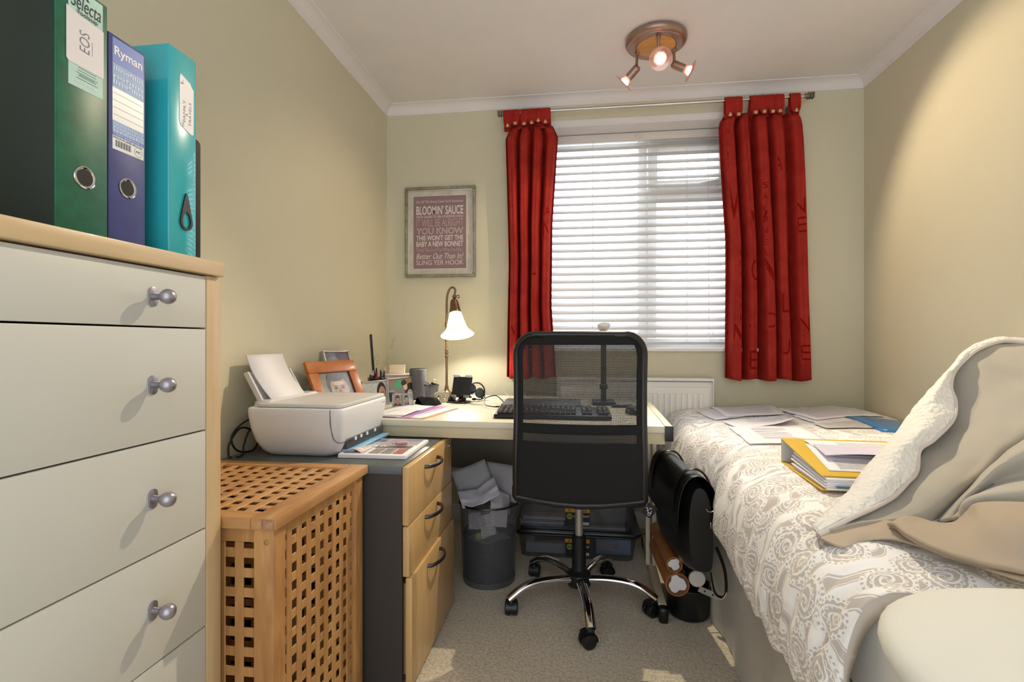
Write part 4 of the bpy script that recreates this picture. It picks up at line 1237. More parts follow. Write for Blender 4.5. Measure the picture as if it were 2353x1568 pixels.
for nm, lb, ct, b_, t2, r_p, c1, c2, _ in pens:
    a = inpot(*b_); b = Vector((pc[0] + t2[0], pc[1] + t2[1], pc[2] + t2[2]))
    tt = thing(nm, lb, ct, tuple(a)); q = a.lerp(b, .84)
    m = MB(); m.cyl(a, q, r_p, seg=14, bev=.0006); m.build('barrel', mat('pen_' + c1.strip('#'), c1, .35), tt)
    m = MB(); m.cyl(q, b, r_p * .75, r_p * (.2 if nm == 'pencil' else .4), seg=14); m.build('tip', mat('pen_' + c2.strip('#'), c2, .35), tt)

# paper block and pile of letters by the corner
ps = thing('paper_stack', 'pile of letters and envelopes in the corner behind the photo frames', 'papers', (-.95, 2.62, DZ))
rr_ = random.Random(5)
for k in range(9):
    m = MB(); m.boxc((-.955 + rr_.uniform(-.012, .012), 2.66 + rr_.uniform(-.01, .01), DZ + .0075 + .0142 * k), (.17, .12, .0125), .001, 1, rot=Euler((rr_.uniform(-.02, .02), rr_.uniform(-.01, .03), rr_.uniform(-.08, .08) + .2)))
    m.build('letter', mat(('paper_cream_a', 'paper_white_b', 'paper_pink_c')[k % 3], ('#E4D6BC', '#E9E4DA', '#DCC6BC')[k % 3], .7), ps)
nb = thing('note_block', 'small cream card standing upright on the pile of letters', 'card', (-.985, 2.69, DZ + .128))
m = MB(); m.boxc((-.985, 2.69, DZ + .1515), (.085, .012, .048), .001, 1, rot=Euler((R(-6), 0, R(8)))); m.build('card', PAPERC, nb)
ob = MB(); ob.boxc((-1.03, 2.30, DZ + .045), (.04, .03, .085), .002, 1, rot=Euler((0, 0, .25))); tag(ob.build('cardboard_box', mat('pinkish_card', '#D2B49C', .7)), 'small tan card box beside the pen pot and the silver frame', 'box')

# cylindrical speaker
spk = thing('speaker', 'grey fabric covered cylindrical speaker standing behind the photo frames', 'speaker', (-.838, 2.60, DZ))
FAB = mat('heather_grey_fabric', '#77777A', .9, col2='#5F5F63', vscale=160, bump=(500, .4, .001))
m = MB(); m.lathe([(0, .002), (.040, .002), (.044, .006), (.0445, .012), (.0445, .152), (.0435, .157), (.041, .159)], (-.838, 2.60, DZ), seg=48); m.build('fabric_body', FAB, spk)
m = MB(); m.lathe([(.0412, .159), (.0405, .1605), (.037, .159), (0, .158)], (-.838, 2.60, DZ), seg=48); m.build('top_disc', BLACKP, spk)
m = MB(); m.lathe([(0, 0), (.0415, 0), (.0425, .002), (.0425, .0025)], (-.838, 2.60, DZ), seg=48); m.build('foot_ring', BLACKP, spk)

# folding multi photo frame (wide right leaf, narrow left leaf)
m1 = Vector((-.905, 2.360, DZ + .002)); dr1 = Vector((.29, .957, 0)).normalized(); up3 = Vector((0, 0, 1))
F = frame3(m1, dr1, (up3 - Vector((dr1.y, -dr1.x, 0)) * .10).normalized())
mf = thing('folding_photo_frame', 'silver hinged photo frame of two leaves, a family picture on the right', 'photo frame', tuple(m1))
m = MB(); bar4(m, F, .235, .122, .007, .008, 0, .0012); m.build('right_leaf', SILV, mf)
photo('photograph', mf, F, .006, .006, .223, .110, [('#7B7A74', 'r', .5, .5, .5, .5), ('#3C9A70', 'e', .38, .80, .13, .22), ('#C0A070', 'r', .86, .80, .12, .2), ('#2B3038', 'e', .82, .35, .22, .42), ('#26262A', 'e', .08, .22, .16, .2), ('#B98F80', 'e', .27, .25, .09, .14), ('#C2A08C', 'e', .62, .62, .08, .16), ('#26201E', 'e', .58, .80, .10, .13), ('#C9A893', 'e', .63, .58, .065, .13), ('#CBBBA5', 'e', .78, .3, .10, .16), ('#8FA6B4', 'r', .80, .10, .08, .10), ('#B9B6A8', 'r', .12, .48, .10, .02), ('#B4504A', 'r', .2, .88, .2, .012)], -.004)
dr2 = Vector((-.42, -.907, 0)).normalized(); F2 = frame3(m1 + dr1 * 0 - dr1 * .003 + dr2 * .155, -dr2, (up3 - Vector((.907, -.42, 0)) * .08).normalized())
m = MB(); bar4(m, F2, .152, .118, .007, .008, 0, .0012); m.build('left_leaf', SILV, mf)
photo('photograph', mf, F2, .006, .006, .140, .106, [('#C9CFC8', 'r', .5, .5, .5, .5), ('#B9C2BC', 'e', .3, .3, .3, .3), ('#3A2C2A', 'e', .80, .55, .2, .42), ('#C39A86', 'e', .83, .45, .15, .34), ('#5A4038', 'e', .79, .52, .03, .03), ('#5A4038', 'e', .88, .52, .03, .03), ('#9A5F58', 'e', .83, .3, .06, .03)], -.004)
m = MB(); m.cyl(m1 + Vector((-.002, -.001, 0)), m1 + Vector((-.006, -.0, .12)), .003, seg=10); m.build('hinge', SATIN, mf)
# small pair in front
m2 = Vector((-.800, 2.268, DZ + .002)); F = frame3(m2, Vector((.42, .907, 0)), up3 - Vector((.907, -.42, 0)) * .12)
sm = thing('mini_photo_frame', 'tiny silver double photo frame in front of the family picture', 'photo frame', tuple(m2))
m = MB(); bar4(m, F, .068, .060, .0045, .006, 0, .001); m.build('right_leaf', SILV, sm)
photo('photograph', sm, F, .004, .004, .060, .052, portrait('#A9B0BC', '#4A403E', '#C2A090', '#8A8078', .38, .58, .26)[:9] + [('#C7CCD6', 'r', .78, .30, .2, .28)], -.003)
F2 = frame3(m2 + Vector((-.052, -.008, 0)), Vector((.052, .012, 0)), up3 - Vector((.2, -.9, 0)) * .10)
m = MB(); bar4(m, F2, .050, .060, .0045, .006, 0, .001); m.build('left_leaf', SILV, sm)
photo('photograph', sm, F2, .004, .004, .042, .052, portrait('#B3ABA4', '#4B2E24', '#C99B84', '#5B4A48', .5, .52, .3, 1.1)[:13], -.003)

# black faceted gadget
gd = MB(); gx0, gy0 = -.735, 2.375
pts = {'a': (-.79, 2.40, DZ + .001), 'b': (-.665, 2.335, DZ + .001), 'c': (-.655, 2.40, DZ + .001), 'd': (-.78, 2.47, DZ + .001), 'e': (-.785, 2.42, DZ + .030), 'f': (-.69, 2.375, DZ + .034), 'g': (-.68, 2.41, DZ + .030), 'h': (-.775, 2.455, DZ + .032), 'i': (-.73, 2.345, DZ + .001)}
for q in ('aief', 'ibf', 'bcgf', 'cdhg', 'dae h'.replace(' ', ''), 'efgh', 'adcbi'): gd.face([pts[c] for c in q])
bmesh.ops.recalc_face_normals(gd.bm, faces=gd.bm.faces)
tag(gd.build('tablet_stand', mat('glossy_black_plastic', '#1B1D22', .22, var=.1)), 'low black faceted plastic stand in front of the small photo frames', 'stand', None)

# small net pot with clips
sc_ = (-.748, 2.54, DZ + .001)
sp_ = thing('clip_pot', 'small silver net pot holding black binder clips beside the speaker', 'pot', sc_)
net_pot(sp_, sc_, .030, .038, .076, mm=MATS['silver_net'])
for k, (dx, dy, dz, rx_, rz_) in enumerate(((-.012, .004, .082, .5, .3), (.006, -.008, .088, -.35, .9), (.020, .006, .086, .3, 1.6), (.004, .014, .078, .2, 2.2))):
    c_ = thing('binder_clip', ('grey bladed bulldog clip at the left in the small net pot', 'black binder clip in the middle of the small net pot', 'black binder clip with chrome lever at the right of the small net pot', 'black binder clip at the back of the small net pot')[k], 'clip', (sc_[0] + dx, sc_[1] + dy, sc_[2] + dz - .022), 0, None, (rx_, .2 * k - .3, rz_))
    m = MB(); m.prism([(-.012, 0, 0), (.012, 0, 0), (.003, 0, .022), (-.003, 0, .022)], (0, .030, 0), .001); m.build('spring_body', (GUNMETAL if k == 0 else BLACKP), c_, world=False)
    m = MB(); m.tube([(-.003, .004, .02), (-.007, .008, .04), (-.007, .022, .04), (-.003, .026, .02)], .0009, 6); m.build('wire_lever', CHROME, c_, world=False)
for k, (dx, dy, tx_, ty_) in enumerate(((-.026, .0, -.034, .0), (-.020, -.014, -.022, -.012))):
    m = MB(); a = Vector((sc_[0] + dx * .6, sc_[1] + dy * .6, sc_[2] + .02)); b = Vector((sc_[0] + tx_, sc_[1] + ty_, sc_[2] + .108 - k * .012))
    m.cyl(a, b, .0022, seg=8); m.sphere(b, .0032, seg=10); tag(m.build('pin_key', SATIN), ('thin silver key leaning at the left rim of the clip pot', 'shorter silver pin just right of the leaning key in the clip pot')[k], 'key')
# rolls of tape on edge
CLR = make_glass('tape_plastic', '#EEEADF', .16, .15, .45, '#E3DED0')
for k, (x, y) in enumerate(((-.690, 2.465), (-.668, 2.500))):
    t_ = thing('tape_roll', ('clear roll of tape standing on edge, nearer the clip pot', 'clear roll of tape standing on edge, nearer the black phone dock')[k], 'tape', (x, y, DZ), R(25))
    m = MB(); m.lathe([(.016, -.009), (.0255, -.009), (.0265, -.008), (.0265, .008), (.0255, .009), (.016, .009), (.016, -.009)], (0, 0, .0265), (.3, -.95, 0), 32); m.build('tape', CLR, t_, world=False)
    m = MB(); m.lathe([(.013, -.0095), (.016, -.0095), (.016, .0095), (.013, .0095), (.013, -.0095)], (0, 0, .0265), (.3, -.95, 0), 32); m.build('core', mat('tape_core', '#D9D3C4', .5), t_, world=False)
# tablet dock
dc = thing('phone_dock', 'black phone dock with white grips standing in front of the desk lamp', 'phone dock', (-.585, 2.49, DZ), R(-14))
m = MB(); m.prism(rr3 := [(x, y, 0) for x, y in [(-.055, -.045), (.045, -.05), (.052, -.044), (.05, .02), (.02, .05), (-.03, .05), (-.056, .03)]], (0, 0, .006), .002); m.build('foot', BLACKP, dc, world=False)
m = MB(); m.prism([(-.056, .035, .003), (-.056, -.03, .003), (-.056, -.03, .012), (-.056, .012, .05), (-.056, .03, .06), (-.056, .045, .03)], (.012, 0, 0), .002); m.boxc((0, .028, .035), (.04, .012, .07), .004, 2, rot=Euler((R(-18), 0, 0))); m.build('stand', BLACKP, dc, world=False)
Bm = Euler((R(-16), 0, 0))
m = MB(); m.boxc((0, .018, .078), (.104, .010, .098), .004, 2, rot=Bm); m.build('back_plate', mat('charcoal_rubber', '#26262B', .65), dc, world=False)
m = MB(); m.boxc((0, .008, .028), (.112, .022, .008), .003, 2, rot=Bm); m.build('ledge', BLACKP, dc, world=False)
for sx in (-.034, .034):
    m = MB(); m.boxc((sx, .026, .129), (.030, .024, .013), .004, 3, rot=Bm); m.build('grip', PRW, dc, world=False)
    m = MB(); m.boxc((sx * 1.05, -.006, .031), (.032, .006, .014), .0025, 2, rot=Bm); m.build('lower_grip', SATIN, dc, world=False)
m = MB(); m.boxc((0, -.010, .014), (.022, .004, .006), .001); m.build('charging_plug', mat('copper_contact', '#B06A4A', .35, .6), dc, world=False)
# headset behind the dock
hs = thing('headset', 'black headset with blue glossy ear cup lying behind the phone dock', 'headset', (-.525, 2.59, DZ), R(10)); hs.scale = (.78, .78, .86)
m = MB(); m.tube([(.055 * math.cos(a), .01 * math.sin(a * 2), .052 + .052 * math.sin(a)) for a in [i / 24 * PI * 1.5 - .9 for i in range(25)]], .006, 10, flat=(1.6, .7)); m.build('headband', BLACKP, hs, world=False)
m = MB(); m.lathe([(0, 0), (.026, 0), (.031, .006), (.031, .016), (.024, .024), (0, .026)], (-.035, -.03, .070), (.35, -.93, .1), 32); m.build('ear_cup', mat('blue_black_gloss', '#14304A', .12, var=.1, coat=.6), hs, world=False)
m = MB(); m.lathe([(0, 0), (.026, 0), (.031, .006), (.031, .016), (.024, .022), (0, .024)], (.020, .012, .040), (.2, -.95, .2), 32); m.build('ear_cup', mat('smoke_grey_plastic', '#4A4B4E', .25, coat=.3), hs, world=False)
m = MB(); m.tube(spline([(.05, .0, .045), (.056, -.02, .02), (.03, -.045, .010), (-.01, -.055, .012)], 20), .0035, 8); m.sphere((-.012, -.055, .012), .010, (1.6, .8, .8)); m.build('microphone_boom', BLACKP, hs, world=False)

# papers at the front of the desk
def sheet(name, label, cat, z, corners, mt, lift=None, n=8, group=None, parent=None, thick=.0004):
    """thin sheet from four corners (x,y); lift(u,v) raises it"""
    a, b, c, d = [Vector((p[0], p[1], 0)) for p in corners]; P = []; UV = []
    for i in range(n + 1):
        row = []; ur = []
        for j in range(n + 1):
            u, v = j / n, i / n
            p = (a * (1 - u) + b * u) * (1 - v) + (d * (1 - u) + c * u) * v
            zz = z(p.x, p.y) if callable(z) else z
            row.append((p.x, p.y, zz + (lift(u, v) if lift else 0))); ur.append((u, v))
        P.append(row); UV.append(ur)
    m = MB(); m.grid(P, UV)
    if parent is None: return tag(m.build(name, mt, mods=[('SOLIDIFY', dict(thickness=thick, offset=1))]), label, cat, group)
    return m.build(name, mt, parent, mods=[('SOLIDIFY', dict(thickness=thick, offset=1))])


sheet('envelope', 'brown envelope lying at the bottom of the papers on the desk front', 'envelope', DZ + .001, [(-.78, 1.945), (-.60, 1.93), (-.535, 2.255), (-.70, 2.27)], mat('manila_paper', '#CFA468', .7))
sheet('paper_sheet', 'white sheet sticking out right of the purple leaflet on the desk', 'paper', DZ + .0022, [(-.72, 1.94), (-.615, 1.935), (-.545, 2.27), (-.64, 2.28)], PAPER)
sheet('leaflet', 'purple leaflet among the papers at the front of the desk', 'leaflet', DZ + .0034, [(-.78, 1.95), (-.655, 1.94), (-.600, 2.295), (-.715, 2.31)], mat('purple_leaflet', '#A45AA8', .35, col2='#C9A0CC', vscale=9))
sheet('paper_sheet', 'large white sheet under a folded one, left of the purple leaflet', 'paper', DZ + .0046, [(-.86, 1.95), (-.70, 1.945), (-.665, 2.29), (-.83, 2.30)], PAPER, lambda u, v: .002 * math.sin(3 * u))
sheet('folded_paper', 'small folded white paper on top of the desk papers by the printer', 'paper', DZ + .0085, [(-.80, 1.97), (-.690, 1.962), (-.672, 2.15), (-.775, 2.155)], PAPER, lambda u, v: .006 * u * v)

# ------------------------------------------------------------------ desk lamp
BRZ = mat('antique_brass', '#8A6F58', .3, .9, var=.1, vscale=20)
lp = thing('desk_lamp', 'brass gooseneck desk lamp with lit alabaster bell shade on the desk', 'desk lamp', (-.725, 2.74, DZ))
lx, ly = -.722, 2.745
m = MB(); m.lathe([(0, 0), (.075, 0), (.077, .006), (.070, .014), (.03, .020), (.014, .034), (.010, .05), (0, .05)], (lx, ly, DZ), seg=48); m.build('base', BRZ, lp)
m = MB(); m.cyl((lx, ly, DZ + .03), (lx, ly, 1.19), .0068, seg=18); m.build('pole', BRZ, lp)
for z in (.80, .965, .985, 1.000, 1.055, 1.135, 1.150):
    m = MB(); m.lathe([(.006, -.006), (.0095, -.004), (.0105, 0), (.0095, .004), (.006, .006)], (lx, ly, z), seg=20); m.build('pole_collar', BRZ, lp)
mouth = Vector((-.648, 2.69, 1.082)); axis = Vector((-.16, .27, 1)).normalized()
tp = mouth + axis * .215
arc = [(lx, ly, 1.18), (lx, ly, 1.26), (lx + .004, ly + .001, 1.305), (lx + .016, ly + .002, 1.335), (lx + .032, ly + .003, 1.345), (lx + .047, ly + .002, 1.333), (tp.x + .004, tp.y, tp.z + .02), tuple(tp)]
m = MB(); m.tube(spline(arc, 40), .0058, 12); m.build('gooseneck', BRZ, lp)
m = MB(); m.sphere(tp + Vector((.002, 0, .006)), .0115, seg=16); m.tube([tp + Vector((.012, -.004, .006)), tp + Vector((.020, -.006, .014)), tp + Vector((.030, -.008, .012)), tp + Vector((.031, -.008, .000)), tp + Vector((.022, -.006, -.002))], .0028, 8, closed=True); m.build('swivel_key', BRZ, lp)
m = MB(); m.lathe([(0, .205), (.012, .206), (.019, .200), (.0215, .192), (.0305, .140), (.0325, .136), (.0325, .128), (.0305, .126), (.0295, .130), (.019, .190), (0, .195)], mouth, axis, 40); m.build('shade_cap', BRZ, lp)
m = MB(); m.lathe([(.031, .132), (.036, .11), (.042, .085), (.050, .055), (.062, .028), (.078, .010), (.0885, .001), (.0905, .000), (.0885, .003), (.076, .0145), (.060, .032), (.048, .058), (.040, .087), (.034, .112), (.029, .132), (.031, .132)], mouth, axis, 56)
m.build('bell_shade', SHADE, lp, angle=60)
m = MB(); m.lathe([(0, .05), (.018, .055), (.026, .072), (.024, .09), (.014, .112), (.012, .125), (0, .125)], mouth, axis, 24); m.build('bulb', mat('daylight_bulb', '#FFFFFF', .3, emit=('#F4FBFF', 16.0)), lp)
point('desk_lamp_light', mouth + axis * .045, 4.0, (1.0, .93, .80), .022)

# ------------------------------------------------------------------ keyboard, mouse, closed slab, cables
kb = thing('keyboard', 'black desktop keyboard on the desk seen through the chair mesh', 'keyboard', (-.105, 2.07, DZ), R(1))
m = MB(); kw, kd = .228, .085
m.prism([(-kw, -kd, .002), (-kw, -kd - .006, .008), (-kw, -kd, .018), (-kw, kd, .030), (-kw, kd + .003, .026), (-kw, kd, .002)], (2 * kw, 0, 0), .002); m.build('case', BLACKP, kb, world=False)
m = MB()
KEYM = mat('charcoal_keycap', '#26272E', .35, var=.05)
rowlen = [15, 15, 15, 14, 13, 8]
for r_ in range(6):
    y = kd - .022 - r_ * .0262 * .98
    z = lerp(.030, .018, (kd - y) / (2 * kd)) + .0045
    x = -kw + .010; k = 0
    tot = 2 * kw - .02; nk = 21
    for k in range(nk):
        if k in (15, 18): continue
        if r_ == 0 and k in (1, 6): continue
        w = tot / nk - .0025
        if r_ == 5 and 3 < k < 10: continue
        m.boxc((x + (k + .5) * tot / nk, y, z), (w, .0195, .009), .0022, 1)
    if r_ == 5: m.boxc((x + 6.9 * tot / nk, y, z), (tot / nk * 6, .0195, .009), .0022, 1)
m.build('keycaps', KEYM, kb, world=False)
m = MB()
rk = random.Random(2)
for r_ in range(6):
    y = kd - .022 - r_ * .0262 * .98; z = lerp(.030, .018, (kd - y) / (2 * kd)) + .0092
    for k in range(21):
        if k in (15, 18) or (r_ == 5 and 3 < k < 10) or (r_ == 0 and k in (1, 6)): continue
        xk = -kw + .01 + (k + .42) * (2 * kw - .02) / 21
        m.box(xk, xk + .004, y + .001, y + .006, z, z + .0002)
m.build('key_legends', PAPER, kb, world=False, flat=True)
ms = thing('mouse', 'black computer mouse at the right end of the keyboard', 'mouse', (.225, 2.19, DZ), R(12))
m = MB(); m.sphere((0, 0, .006), .034, (.9, 1.65, .85), 28); m.move(lambda p: (p.x, p.y, max(p.z, .001))); m.build('shell', BLACKP, ms, world=False)
m = MB(); m.cyl((-.004, .030, .028), (.004, .030, .028), .009, seg=16); m.build('scroll_wheel', GUNMETAL, ms, world=False)
pd = MB(); pd.boxc((.19, 2.40, DZ + .006), (.085, .02, .011), .003, 2); tag(pd.build('memory_stick', BLACKP), 'small black bar lying on the desk behind the mouse', 'gadget')
sb = thing('laptop', 'thin dark grey closed laptop on the desk behind the keyboard', 'laptop', (-.17, 2.39, DZ), R(1))
m = MB(); m.box(-.18, .18, -.125, .125, .004, .014, .003); m.build('base_shell', mat('slate_grey_shell', '#3F434C', .45), sb, world=False)
m = MB(); m.box(-.18, .18, -.125, .125, .0148, .022, .003); m.build('lid', mat('slate_grey_lid', '#4A4E58', .45), sb, world=False)
m = MB()
for x in (-.16, .16):
    for y in (-.105, .105): m.cyl((x, y, 0), (x, y, .005), .007, seg=12)
m.build('rubber_foot', BLACKM, sb, world=False)
m = MB(); m.tube(spline([(-.352, 2.275, DZ + .009), (-.385, 2.27, DZ + .010), (-.43, 2.33, DZ + .012), (-.445, 2.42, DZ + .03), (-.41, 2.50, DZ + .035), (-.372, 2.45, DZ + .02), (-.352, 2.40, DZ + .012)], 40), .0027, 8)
m.cyl((-.372, 2.272, DZ + .0095), (-.35, 2.275, DZ + .0095), .004, seg=10)
tag(m.build('charging_cable', BLACKP), 'grey cable looping out of the left side of the closed laptop', 'cable')
m = MB(); m.tube(spline([(-.37, 2.62, DZ + .004), (-.42, 2.60, DZ + .006), (-.455, 2.60, DZ + .03), (-.425, 2.61, DZ + .078), (-.385, 2.64, DZ + .04), (-.345, 2.66, DZ + .01), (-.25, 2.70, DZ + .004), (-.1, 2.72, DZ + .004)], 50), .0018, 8)
tag(m.build('white_cable', GLOSSW), 'thin white cable standing in an arch on the desk beside the laptop', 'cable')
# slim LED lamp
ll = thing('reading_lamp', 'slim black reading lamp with pale head rising behind the chair back', 'lamp', (.118, 2.52, DZ))
m = MB(); m.boxc((.118, 2.52, DZ + .008), (.11, .13, .016), .006, 3); m.build('base', BLACKP, ll)
m = MB(); m.boxc((.118, 2.52, DZ + .17), (.026, .012, .32), .003, 2); m.cyl((.10, 2.52, DZ + .085), (.136, 2.52, DZ + .085), .014, seg=20); m.build('stem', BLACKP, ll)
m = MB(); rows = []
for k in range(13):
    y = 2.55 - .13 * k / 12
    w_ = .026 + .004 * math.sin(PI * k / 12)
    rows.append([(.118 + w_ * math.cos(a), y, DZ + .352 + .010 + .022 * math.sin(PI * (k / 12) * .55) + .009 * math.sin(a)) for a in [i / 20 * 2 * PI for i in range(20)]])
m.grid(rows, closed_u=True); m.face(list(reversed(rows[0]))); m.face(rows[-1]); m.build('head', PRW, ll, angle=50)
m = MB(); m.boxc((.118, 2.52, DZ + .335), (.034, .02, .04), .005, 2); m.build('hinge', SATIN, ll)

# ================================================================== OFFICE CHAIR
oc = thing('office_chair', 'black mesh backed office chair on chrome five star base facing the desk', 'office chair', (0, 2.06, 0))
NETB = mesh_mat('chair_net', '#0D0D10', .0036, .275)
BY = -.335     # backrest plane, local
m = MB(); m.lathe([(0, .072), (.030, .072), (.046, .080), (.050, .10), (.046, .125), (.034, .135), (.028, .14), (.028, .272), (.024, .277), (0, .277)], (0, 0, 0), seg=36); m.build('hub', BLACKP, oc, world=False)
m = MB(); m.cyl((0, 0, .27), (0, 0, .47), .0155, seg=28); m.lathe([(.0157, .0), (.0165, .002), (.0157, .004)], (0, 0, .292), seg=28); m.build('gas_column', mat('grey_steel_tube', '#B4B0A8', .42, .55), oc, world=False)
for k in range(5):
    a = R(-82 + 72 * k); ca, sa = math.cos(a), math.sin(a)
    pts = [(.035, .106), (.08, .112), (.14, .116), (.20, .112), (.245, .098), (.275, .080), (.296, .066)]
    P = spline([(r_ * ca, r_ * sa, z) for r_, z in pts], 28)
    rs = [lerp(.0185, .0150, i / 28) for i in range(29)]
    m = MB(); m.tube(P, rs, 16, flat=(1.15, .85)); lg = m.build('leg', CHROME, oc, world=False)
    e = Vector((.285 * ca, .285 * sa, 0)); sw = a + (1.9, .8, -.7, 2.2, 1.2)[k]
    cs, ss = math.cos(sw), math.sin(sw); off = Vector((cs, ss, 0)) * .012; ax = Vector((-ss, cs, 0))
    m = MB(); m.cyl(e + Vector((0, 0, .045)), e + Vector((0, 0, .078)), .0065, seg=14)
    c = e - off + Vector((0, 0, .0275))
    for sd in (-1, 1):
        p0 = c + ax * sd * .004; p1 = c + ax * sd * .025
        m.lathe([(0, 0), (.0262, 0), (.0270, .002), (.0270, .014), (.024, .019), (.014, .0215), (0, .022)], p0, ax * sd, 28)
    # hood over the twin wheels
    rows = []
    for q in range(11):
        t_ = R(-15 + 150 * q / 10); rr_ = .0305
        ctr = c + Vector((-cs, -ss, 0)) * (rr_ * math.cos(t_) * -1) + Vector((0, 0, rr_ * math.sin(t_)))
        rows.append([ctr + ax * w for w in (-.021, -.012, 0, .012, .021)])
    m.grid(rows)
    m.cyl(e + Vector((0, 0, .03)), e + Vector((0, 0, .06)), .014, seg=18, bev=.003)
    m.build('caster', BLACKP, lg, world=False)
# seat
m = MB(); rows = []
for z, s_ in ((.484, .90), (.490, .97), (.505, 1.0), (.535, 1.0), (.550, .97), (.558, .90), (.561, .6)):
    rows.append([(x * s_, -.055 + (y) * s_, z) for x, y in rrect(-.235, .235, -.258, .245, .05, 6)])
m.grid(rows, closed_u=True); m.face(list(reversed(rows[0]))); m.face(rows[-1]); m.build('seat', BLACKF, oc, world=False, angle=60)
m = MB(); m.boxc((0, -.02, .479), (.20, .24, .02), .006, 2); m.box(-.03, .03, -.06, .06, .457, .479, .004); m.tube([(.06, .02, .469), (.16, .04, .464), (.235, .05, .462)], .005, 8); m.build('tilt_mechanism', BLACKP, oc, world=False)
m = MB(); m.tube(spline([(0, -.15, .469), (0, -.24, .475), (0, -.300, .505), (0, -.322, .55), (0, -.322, .62)], 20), .016, 10, flat=(2.2, .5)); m.build('back_bracket', BLACKP, oc, world=False)


def by(x, z): return BY + .030 * (x / .22) ** 2 - .03 * max(0, (z - .80) / .28) ** 1.5 - .012 * math.sin((z - .5) / .3 * PI * .9)


def back_w(z): return pl(z, [(.50, .2195), (.62, .2195), (.76, .2165), (.9, .217), (1.0, .2185)])


out = []
zt_, zb_ = 1.072, .512
for q in range(13): a = PI / 2 - q / 12 * PI / 2; out.append((.147 + .068 * math.cos(a), zt_ - .068 + .068 * math.sin(a)))
for z in [zt_ - .068 - (zt_ - .068 - .53) * q / 16 for q in range(1, 17)]: out.append((back_w(z) - .003, z))
nb_ = [(.2185, .519), (.212, .510), (.14, .505), (.07, .500)]
right_side = out + nb_
loop = right_side + [(0, .498)] + [(-x, z) for x, z in reversed(right_side)]
bk = MB(); bk.tube([(x, by(x, z), z) for x, z in loop] , .0125, 10, closed=True, flat=(.8, 1.0)); bkf = bk.build('back_frame', BLACKP, oc, world=False, angle=60)


def half_w(z):
    if z > zt_ - .068: return .147 + math.sqrt(max(0, .068 ** 2 - (z - zt_ + .068) ** 2)) - .004
    return back_w(z) - .006


def back_panel(z0, z1, nz, dy, inset=0):
    P, UV = [], []
    for i in range(nz + 1):
        z = lerp(z0, z1, i / nz); w = half_w(min(z, zt_ - .002)) - inset
        zz = z - (.012 * (1 - (1) ** 2)) if z0 > .55 else z
        P.append([(w * (j / 12 - 1), by(w * (j / 12 - 1), z) + dy, z - (.010 * (1 - abs(j / 12 - 1)) if z0 < .52 and i == 0 else 0)) for j in range(25)])
        UV.append([(w * (j / 12 - 1) + 1, z) for j in range(25)])
    m = MB(); m.grid(P, UV); return m


back_panel(.768, zt_ - .004, 20, -.002).build('back_net', NETB, bkf, world=False, angle=80)
back_panel(.706, .742, 4, -.002).build('back_net', mesh_mat('chair_net_dense', '#0D0D10', .0036, .22), bkf, world=False, angle=80)
back_panel(.738, .772, 4, -.004, -.003).build('cross_band', BLACKF, bkf, world=False, angle=80, mods=[('SOLIDIFY', dict(thickness=.004, offset=0))])
back_panel(.510, .710, 14, -.004, -.003).build('fabric_panel', BLACKF, bkf, world=False, angle=80, mods=[('SOLIDIFY', dict(thickness=.004, offset=0))])
m = MB()
for z0_, z1_, w_ in ((zt_ - .034, zt_ - .003, 1),):
    P = []
    for i in range(7):
        z = lerp(z0_, z1_, i / 6); w = half_w(min(z, zt_ - .001))
        P.append([(w * (j / 12 - 1), by(w * (j / 12 - 1), z) - .004, z) for j in range(25)])
    m.grid(P)
for sx in (-1, 1):
    P = []
    for i in range(25):
        z = lerp(.51, zt_ - .03, i / 24); w = half_w(z)
        P.append([(sx * (w - .021 * q / 3), by(w - .021 * q / 3, z) - .005, z) for q in range(4)])
    m.grid(P)
m.build('back_binding', BLACKF, bkf, world=False, angle=80, mods=[('SOLIDIFY', dict(thickness=.002, offset=0))])
m = MB(); o_ = Vector((.228, BY + .03, .505)); B = Euler((R(90), R(35), 0)).to_matrix().to_4x4()
m.boxc(o_ + Vector((.006, 0, -.022)), (.036, .044, .0012), .004, 1, rot=Euler((R(90), 0, 0)).to_matrix().to_4x4() @ Euler((0, 0, R(35))).to_matrix().to_4x4() if False else Euler((R(90), R(35), 0)))
m.tube([(.214, BY + .03, .54), (.222, BY + .028, .515), o_], .0012, 6)
tg = m.build('swing_tag', BLACKM, oc, world=False)
m = MB(); [m.tube(spline(q, 10), .0008, 5) for q in ([(.221, BY + .0285, .492), (.226, BY + .0285, .494), (.227, BY + .0285, .485), (.232, BY + .0285, .487)], [(.224, BY + .0285, .484), (.230, BY + .0285, .478), (.227, BY + .0285, .474), (.236, BY + .0285, .476)], [(.233, BY + .0285, .494), (.237, BY + .0285, .489), (.241, BY + .0285, .492)], [(.226, BY + .0285, .470), (.233, BY + .0285, .468), (.240, BY + .0285, .482)])]; m.build('tag_lettering', PAPER, tg, world=False, flat=True)

